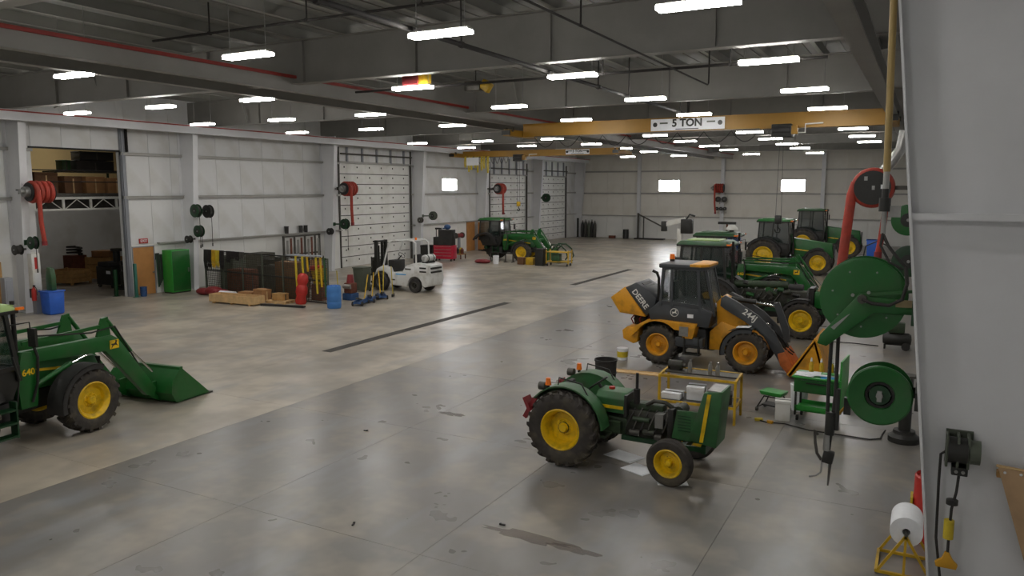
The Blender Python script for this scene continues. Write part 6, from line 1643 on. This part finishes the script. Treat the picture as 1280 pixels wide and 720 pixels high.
MB().cyl((-.035, -.04, -.46), (-.035, -.04, -.42), .045, n=14).build('cord_stop', 'black', c)
MB().cyl((-.045, -.04, -.76), (-.045, -.04, -.60), .04, n=12).build('yellow_grip', 'strap_yellow', c)
MB().prism([(-.12, -1.02), (.03, -1.02), (.04, -.98), (-.0, -.94), (-.03, -.88), (-.06, -.88), (-.08, -.94), (-.13, -.98)], -.06, -.02).build('triple_socket', 'cord_yellow', c, .006)
MB().tube([(-.1, 0, -.02), (-.14, .02, -.06), (-.14, .03, -.3), (-.13, .03, -.8), (-.08, .03, -1.15), (.02, .04, -1.45), (.06, .04, -1.75)], .011, 8).build('supply_cord', 'rubber_dark', t)

# plywood board fixed beside the column
t = thing('plywood_board', 'tan plywood board with bolt heads fixed to the web of the near column', 'board', (.64, 7.2, 2.55))
MB().prism([(0, 0), (.34, -.023), (.34, -1.12), (.22, -.72)], -.02, .02).build('sheet', 'plywood', t, .003)
MB().hexa([(-.012, -.022, -.0), (.002, -.022, .0), (.002, .022, .0), (-.012, .022, .0), (-.005, -.022, .012), (.34, -.022, -.012), (.34, .022, -.012), (-.005, .022, .012)]).build('edge_strip', 'wood_pale', t)
for x in (.05, .16): MB().cyl((x, -.03, -.035), (x, -.018, -.035), .012, n=8).build('bolt', 'chrome', t)
MB().bb(.0, .1, .02, .1, -.1, -.05).build('batten', 'wood', t)

# paper roll on yellow stand, red drum, behind the column
t = thing('roll_stand', 'yellow tubular floor stand behind the near column holding a white paper roll', 'stand', (.02, 10.55, 0))
for y in (-.32, .32):
    MB().bar((-.32, y, .03), (.32, y, .03), .035, .035).build('foot_tube', 'frame_yellow', t)
    MB().bar((-.30, y, .03), (0, y, .55), .03, .03).build('leg', 'frame_yellow', t)
    MB().bar((.30, y, .03), (0, y, .55), .03, .03).build('leg', 'frame_yellow', t)
    MB().bar((0, y, .03), (0, y, .55), .03, .03).build('leg', 'frame_yellow', t)
for x in (-.31, .31): MB().bar((x, -.32, .03), (x, .32, .03), .035, .035).build('cross_tube', 'frame_yellow', t)
MB().cyl((0, -.38, .58), (0, .38, .58), .02, n=10).build('spindle', 'steel_dark', t)
o = MB().lathe([(.045, -.27), (.185, -.27), (.185, .27), (.045, .27)], (0, 0, 0), 'y', 32, True).build('paper_roll', 'paper', None, 0, (.02, 10.55, .58)); tag(o, 'thick white paper roll on the yellow floor stand', 'roll')
t = thing('red_drum', 'red steel drum behind the near column beside the paper roll', 'barrel', (.36, 11.6, 0))
MB().lathe([(.001, 0), (.28, 0), (.29, .3), (.28, .32), (.29, .6), (.28, .62), (.28, .9), (.26, .92), (.26, .88), (.001, .88)], (0, 0, 0), 'z', 24).build('shell', 'red', t)
MB().bb(-.315, -.285, -.12, .12, .35, .6).build('yellow_label', 'strap_yellow', t)
# pedestal and rail behind the column
t = thing('pedestal_stand', 'black pedestal post on a round weighted base beside the right wall', 'stand', (-.12, 16.1, 0))
MB().lathe([(.001, 0), (.28, 0), (.28, .1), (.2, .16), (.19, .22), (.001, .22)], (0, 0, 0), 'z', 24).build('base', 'black', t)
MB().cyl((0, 0, .2), (0, 0, 1.25), .11, n=16).build('post', 'black', t)
MB().cyl((0, 0, 1.25), (0, 0, 1.3), .16, n=16).build('top_plate', 'steel_dark', t)
t = thing('steel_locker', 'narrow pale steel locker behind the near column', 'locker', (.55, 13.2, 0))
MB().bb(-.28, .3, -.3, .3, 0, 1.5).build('body', 'steel_grey', t, .01); MB().bb(-.3, -.28, -.27, .27, .05, 1.45).build('door_panel', 'white_paint', t); MB().bb(-.33, -.3, .15, .2, .7, .9).build('handle', 'black', t)

# black exhaust reel with red hose on the next column
t = thing('exhaust_hose_reel', 'big black exhaust reel with thick red hose on the column past the near one', 'hose reel', (-.96, 16.9, 4.82))
MB().cyl((0, -.28, 0), (0, -.24, 0), .33, n=32).build('drum_flange', 'black', t)
MB().cyl((0, .3, 0), (0, .34, 0), .33, n=32).build('drum_flange', 'black', t)
MB().cyl((0, -.24, 0), (0, .3, 0), .22, n=24).build('drum', 'black', t)
for k in range(3):
    y = -.16 + k * .19
    MB().lathe([(.305 + .09 * math.cos(q * math.pi / 5), y + .09 * math.sin(q * math.pi / 5)) for q in range(10)], (0, 0, 0), 'y', 32, True).build('hose_coil', 'hose_red', t)
MB().tube([(-.30, -.16, .1), (-.37, -.18, -.15), (-.42, -.2, -.8), (-.48, -.22, -1.6)], .095, 12).build('hanging_hose', 'hose_red', t)
MB().tube([(.28, .2, .0), (.24, .22, -.4), (.19, .22, -1.0), (.15, .22, -1.32)], .06, 10).build('hanging_hose', 'hose_red', t)
MB().cyl((.15, .22, -1.45), (.15, .22, -1.28), .075, n=12).build('hose_nozzle', 'dark_red', t)
for (x, z, s) in ((-.12, .18, .03), (.02, .0, .025), (.2, .02, .05)): MB().bb(x - s, x + s, -.29, -.28, z - .04, z + .04).build('sticker', 'steel' if s < .05 else 'paper', t)
MB().bb(.2, .78, -.05, .05, -.04, .04).bb(.7, .9, -.15, .3, -.2, .2).build('bracket', 'steel_dark', t)
MB().tube([(.1, .1, .25), (.3, .1, .5), (.45, .1, .75), (.5, .1, 1.1)], .1, 10).build('duct', 'steel', t)
hose_reel('green hose reel on the far side of the yellow hose, beside the red exhaust hose', (-.3, 16.8, 4.2), .6, .2, 'green', drop=.3, to=(rcx(4.2) + .28, -.35))
hose_reel('dark green hose reel below another at the column past the near one', (-.25, 16.8, 3.4), .6, .2, 'green_dark', drop=.5, to=(rcx(3.4) + .23, -.35))

# ================================================================== BENCH AREA
t = thing('service_cart', 'green steel service cart with raised side panel, littered with papers', 'cart', (-1.75, 16.75, 0), R(-4))
for z in (.22, .62): MB().bb(-.42, .42, -.27, .27, z, z + .04).bb(-.42, .42, -.27, -.25, z, z + .12).bb(-.42, .42, .25, .27, z, z + .12).build('shelf', 'green_bright', t)
MB().bb(-.44, .44, -.29, .29, .62, .92).build('drawer_box', 'green', t, .01)
MB().bb(-.48, .48, -.33, .33, .92, .96).build('top_tray', 'green_bright', t, .008)
for sx in (-1, 1):
    for sy in (-1, 1):
        MB().bb(sx * .4 - .02, sx * .4 + .02, sy * .25 - .02, sy * .25 + .02, .12, .64).build('post', 'black', t)
        MB().cyl((sx * .36 - .02, sy * .22, .06), (sx * .36 + .02, sy * .22, .06), .06, n=12).build('caster', 'rubber_dark', t)
MB().bb(.44, .48, -.3, .55, .3, 1.35).build('side_panel', 'green_bright', t, .005)
d = MB().bb(-.3, .3, -.31, -.29, .66, .88).build('drawer', 'green', t); MB().bb(-.2, .2, -.33, -.31, .82, .85).build('handle', 'black', d)
GP = 'papers and rags on the service cart'
for k, (x, y, w, d, rz, m, lv) in enumerate([(-.22, .02, .42, .3, 12, 'paper', 0), (.1, .06, .45, .26, -8, 'paper', 1), (-.05, -.08, .4, .24, 5, 'paper', 2), (.2, -.15, .3, .22, 14, 'decal_blue', 0), (-.26, -.18, .34, .2, -10, 'paper', 1), (.2, .0, .3, .18, 0, 'green_bright', 3)]):
    w *= 1.1; d *= 1.1
    o = MB().box((0, 0, .004), (w, d, .008)).box((.02, .01, .011), (w * .8, d * .7, .006), (0, 0, R(4))).build('folded_sheet', m, None, 0, (-1.75 + x, 16.75 + y, .96 + lv * .014), (0, 0, R(rz)))
    tag(o, {'paper': 'folded white sheet lying on the green service cart', 'decal_blue': 'pale blue rag lying on the green service cart', 'green_bright': 'bright green cloth lying on the green service cart'}[m], 'sheet', GP)
for k in range(3):
    t = thing('spray_bottle', 'yellow bottle with white cap at the back of the green service cart', 'bottle', (-1.95 + .2 * k, 17.03, .96), 0, 'bottles on the service cart')
    MB().lathe([(.001, 0), (.045, 0), (.045, .17), (.018, .22), (.001, .22)], (0, 0, 0), 'z', 14).build('bottle', 'frame_yellow', t)
    MB().cyl((0, 0, .22), (0, 0, .3), .025, .012, n=10).build('cap', 'paper', t)
t = thing('creeper_stool', 'low rolling stool with bright green padded seat beside the service cart', 'stool', (-2.68, 17.0, 0), R(-15))
MB().frustum([(-.22, -.17), (.22, -.17), (.22, .17), (-.22, .17)], [(-.26, -.2), (.26, -.2), (.26, .2), (-.26, .2)], .36, .46).build('seat', 'green_bright', t, .03)
MB().tube([(-.28, -.2, .08), (-.15, -.15, .34), (.15, -.15, .34), (.28, -.2, .08), (.28, .2, .08), (.15, .15, .34), (-.15, .15, .34), (-.28, .2, .08), (-.28, -.2, .08)], .016, 6).build('frame', 'black', t)
MB().bb(-.2, .2, -.15, .15, .13, .16).build('tool_tray', 'black', t)
for sx in (-1, 1):
    for sy in (-1, 1): MB().cyl((sx * .28 - .02, sy * .2, .045), (sx * .28 + .02, sy * .2, .045), .045, n=10).build('caster', 'steel_dark', t)
t = thing('waste_pail', 'white pail with rags between green stool and service cart', 'pail', (-2.2, 17.35, 0))
MB().lathe([(.001, 0), (.16, 0), (.19, .55), (.2, .55), (.2, .58), (.17, .58), (.16, .5), (.001, .5)], (0, 0, 0), 'z', 20).build('shell', 'paper', t)
MB().ball((0, 0, .55), .14, 6, (1, 1, .5)).build('rags', 'white_paint', t)
crate_box('carton', 'white box beside the service cart legs', 'box', (-2.40, 16.45, 0), (.3, .26, .42), 'white_paint', R(8))
t = thing('tool_bag', 'black open tool bag on the floor beyond the service cart', 'bag', (-1.05, 18.6, 0))
MB().frustum([(-.3, -.18), (.3, -.18), (.3, .18), (-.3, .18)], [(-.26, -.22), (.26, -.22), (.26, .22), (-.26, .22)], 0, .35).build('body', 'black', t, .04); MB().tube([(-.2, 0, .33), (-.1, 0, .5), (.1, 0, .5), (.2, 0, .33)], .02, 6).build('handle', 'black', t)
t = thing('power_cord', 'black power cord with yellow connectors snaking over the floor below the service cart', 'cord', (-2.5, 16.0, 0))
MB().tube([(-.3, .12, .015), (-.15, .05, .015), (.2, .12, .015), (.7, -.1, .015), (1.3, -.12, .015), (1.8, -.15, .015), (1.98, .0, .015), (2.0, .3, .015), (2.04, .6, .015)], .014, 6).build('cord_run', 'rubber_dark', t)
MB().box((-.32, .13, .03), (.16, .07, .06), (0, 0, R(25))).build('connector', 'strap_yellow', t, .01)
MB().box((-.08, .06, .03), (.12, .07, .06), (0, 0, R(-20))).build('connector', 'cord_yellow', t, .01)
# compressor further back at the right
t = thing('compressor', 'small dark compressor on the floor by the right wall beyond the bench area', 'compressor', (-.55, 25.6, 0))
MB().lathe([(.001, -.4), (.15, -.38), (.2, -.3), (.2, .3), (.15, .38), (.001, .4)], (0, 0, .3), 'x', 16).build('tank', 'black', t)
MB().bb(-.25, .2, -.15, .15, .5, .8).build('pump', 'engine_green', t, .03)
for s in (-1, 1): MB().cyl((.25, s * .2, .12), (.25, s * .26, .12), .12, n=12).build('wheel', 'rubber_dark', t)
MB().bb(-.35, -.3, -.15, .15, 0, .15).build('foot', 'black', t)
MB().tube([(-.5, .1, .02), (-1.2, .2, .02), (-2.0, .15, .02), (-2.6, .3, .02)], .015, 6).build('air_hose', 'rubber_dark', t)

# yellow parts rack and trash can behind the small tractor
t = thing('parts_rack', 'yellow steel frame rack of parts standing behind the small open tractor', 'rack', (-4.0, 15.9, 0), R(3))
for sx in (-1, 1):
    for sy in (-1, 1): MB().bb(sx * .78 - .025, sx * .78 + .025, sy * .4 - .025, sy * .4 + .025, 0, .92).build('post', 'frame_yellow', t)
for sy in (-1, 1):
    for z in (.35, .9): MB().bb(-.8, .8, sy * .4 - .02, sy * .4 + .02, z - .025, z + .025).build('rail', 'frame_yellow', t)
for sx in (-1, 1):
    for z in (.35, .9): MB().bb(sx * .78 - .02, sx * .78 + .02, -.4, .4, z - .025, z + .025).build('rail', 'frame_yellow', t)
MB().bb(-.78, .78, -.4, .4, .33, .37).build('lower_deck', 'steel_dark', t)
MB().bb(-.78, .78, -.02, .4, .88, .91).build('upper_deck', 'steel_dark', t)
for k, x in enumerate((-.25, .18, .34)):
    o = MB().lathe([(.001, 0), (.045, 0), (.045, .18), (.03, .22), (.025, .22), (.025, .27), (.001, .28)], (0, 0, 0), 'z', 14).build('spray_can', 'steel', None, 0, (-4.0 + x, 15.95, .91)); tag(o, 'silver spray can on top of the yellow parts rack', 'can', 'spray cans on the parts rack')
for k, (x, y, w, d, h, m, lb) in enumerate([(-.55, -.15, .4, .35, .12, 'paper', 'white open box on the lower deck of the yellow parts rack'), (-.08, .0, .36, .36, .28, 'paper', 'white carton of parts on the yellow parts rack'), (.43, -.05, .48, .36, .2, 'black_plastic', 'black tray of parts on the yellow parts rack')]):
    crate_box('parts_box', lb, 'box', (-4.0 + x, 15.9 + y, .37), (w, d, h), m, R(6 * k))
t = thing('alternator', 'dark greasy gearbox part on the tractor end of the yellow rack', 'gearbox', (-4.6, 16.1, .91))
MB().cyl((-.15, 0, .1), (.15, 0, .1), .1, n=14).build('case', 'engine', t); MB().bb(-.1, .12, -.1, .1, 0, .08).build('foot', 'black', t); MB().cyl((.15, 0, .1), (.22, 0, .1), .05, n=10).build('shaft', 'steel_dark', t)
t = thing('trash_can', 'round black open trash can standing behind the small open tractor', 'trash can', (-6.3, 16.3, 0))
MB().lathe([(.001, 0), (.2, 0), (.24, .45), (.235, .47), (.25, .86), (.265, .87), (.265, .91), (.24, .91), (.235, .86), (.2, .06), (.001, .05)], (0, 0, 0), 'z', 28).build('shell', 'rubber_dark', t)
for z in (.3, .6): MB().lathe([(.235, z - .012), (.255, z - .012), (.255, z + .012), (.235, z + .012)], (0, 0, 0), 'z', 28, True).build('rib', 'black', t)
t = thing('oil_pail', 'yellow and white pail under the wheel loader counterweight', 'pail', (-7.35, 20.3, 0))
MB().lathe([(.001, 0), (.13, 0), (.15, .3), (.16, .3), (.16, .33), (.001, .33)], (0, 0, 0), 'z', 16).build('shell', 'paper', t)
MB().lathe([(.141, .08), (.149, .08), (.155, .24), (.149, .24)], (0, 0, 0), 'z', 16, True).build('label_band', 'strap_yellow', t)
o = MB().bb(-.9, .9, -.12, .12, 0, .03).bb(-.9, .9, .1, .12, 0, .05).build('plank', 'wood_pale', None, .004, (-6.3, 18.9, 0), (0, 0, R(4))); tag(o, 'pale wooden plank on the floor in front of the wheel loader rear wheel', 'board')

# papers on the floor under the small tractor
for k, (x, y, w, d, rz) in enumerate([(-4.55, 12.75, .62, .42, -20), (-4.1, 12.25, .5, .4, -22), (-3.45, 12.0, .5, .4, 25)]):
    o = MB().box((0, 0, .004), (w, d, .006)).box((w * .2, 0, .009), (w * .5, d * .96, .004)).build('floor_sheet', 'paper', None, 0, (x, y, 0), (0, 0, R(rz)))
    tag(o, ['white absorbent sheet on the floor between the wheels of the small open tractor', 'white absorbent sheet behind the front wheel of the small open tractor', 'white absorbent sheet in front of the small open tractor wheel'][k], 'sheet')
# stains and small debris on the floor
stain = mat('oil_stain', '#5d4a3c', 0.4, 0, .2, 3, alpha=.22)
def blot(cx, cy, rx, ry, seed):
    rnd = random.Random(seed)
    pts = []
    for k in range(22):
        a = 2 * math.pi * k / 22
        q = .65 + .5 * rnd.random()
        pts.append((cx + rx * q * math.cos(a), cy + ry * q * math.sin(a)))
    MB().prism(pts, .0005, .0015, 'z').build('oil_stain', 'oil_stain', fl)
for a in [(-4.6, 9.05, .75, .14, 1), (-8.7, 13.5, .35, .12, 3), (-7.6, 15.2, .3, .1, 5), (-3.9, 9.0, .4, .1, 6)]: blot(*a)
for x, y in ((-7.0, 8.2), (-5.1, 9.2), (-9.6, 11.7)):
    o = MB().box((0, 0, .012), (.09, .025, .02)).box((.03, 0, .02), (.03, .03, .02)).build('scrap', 'black', None, .003, (x, y, 0), (0, 0, R(30 + 40 * x))); tag(o, 'tiny dark scrap lying on the open concrete floor', 'scrap', 'scraps on the floor')
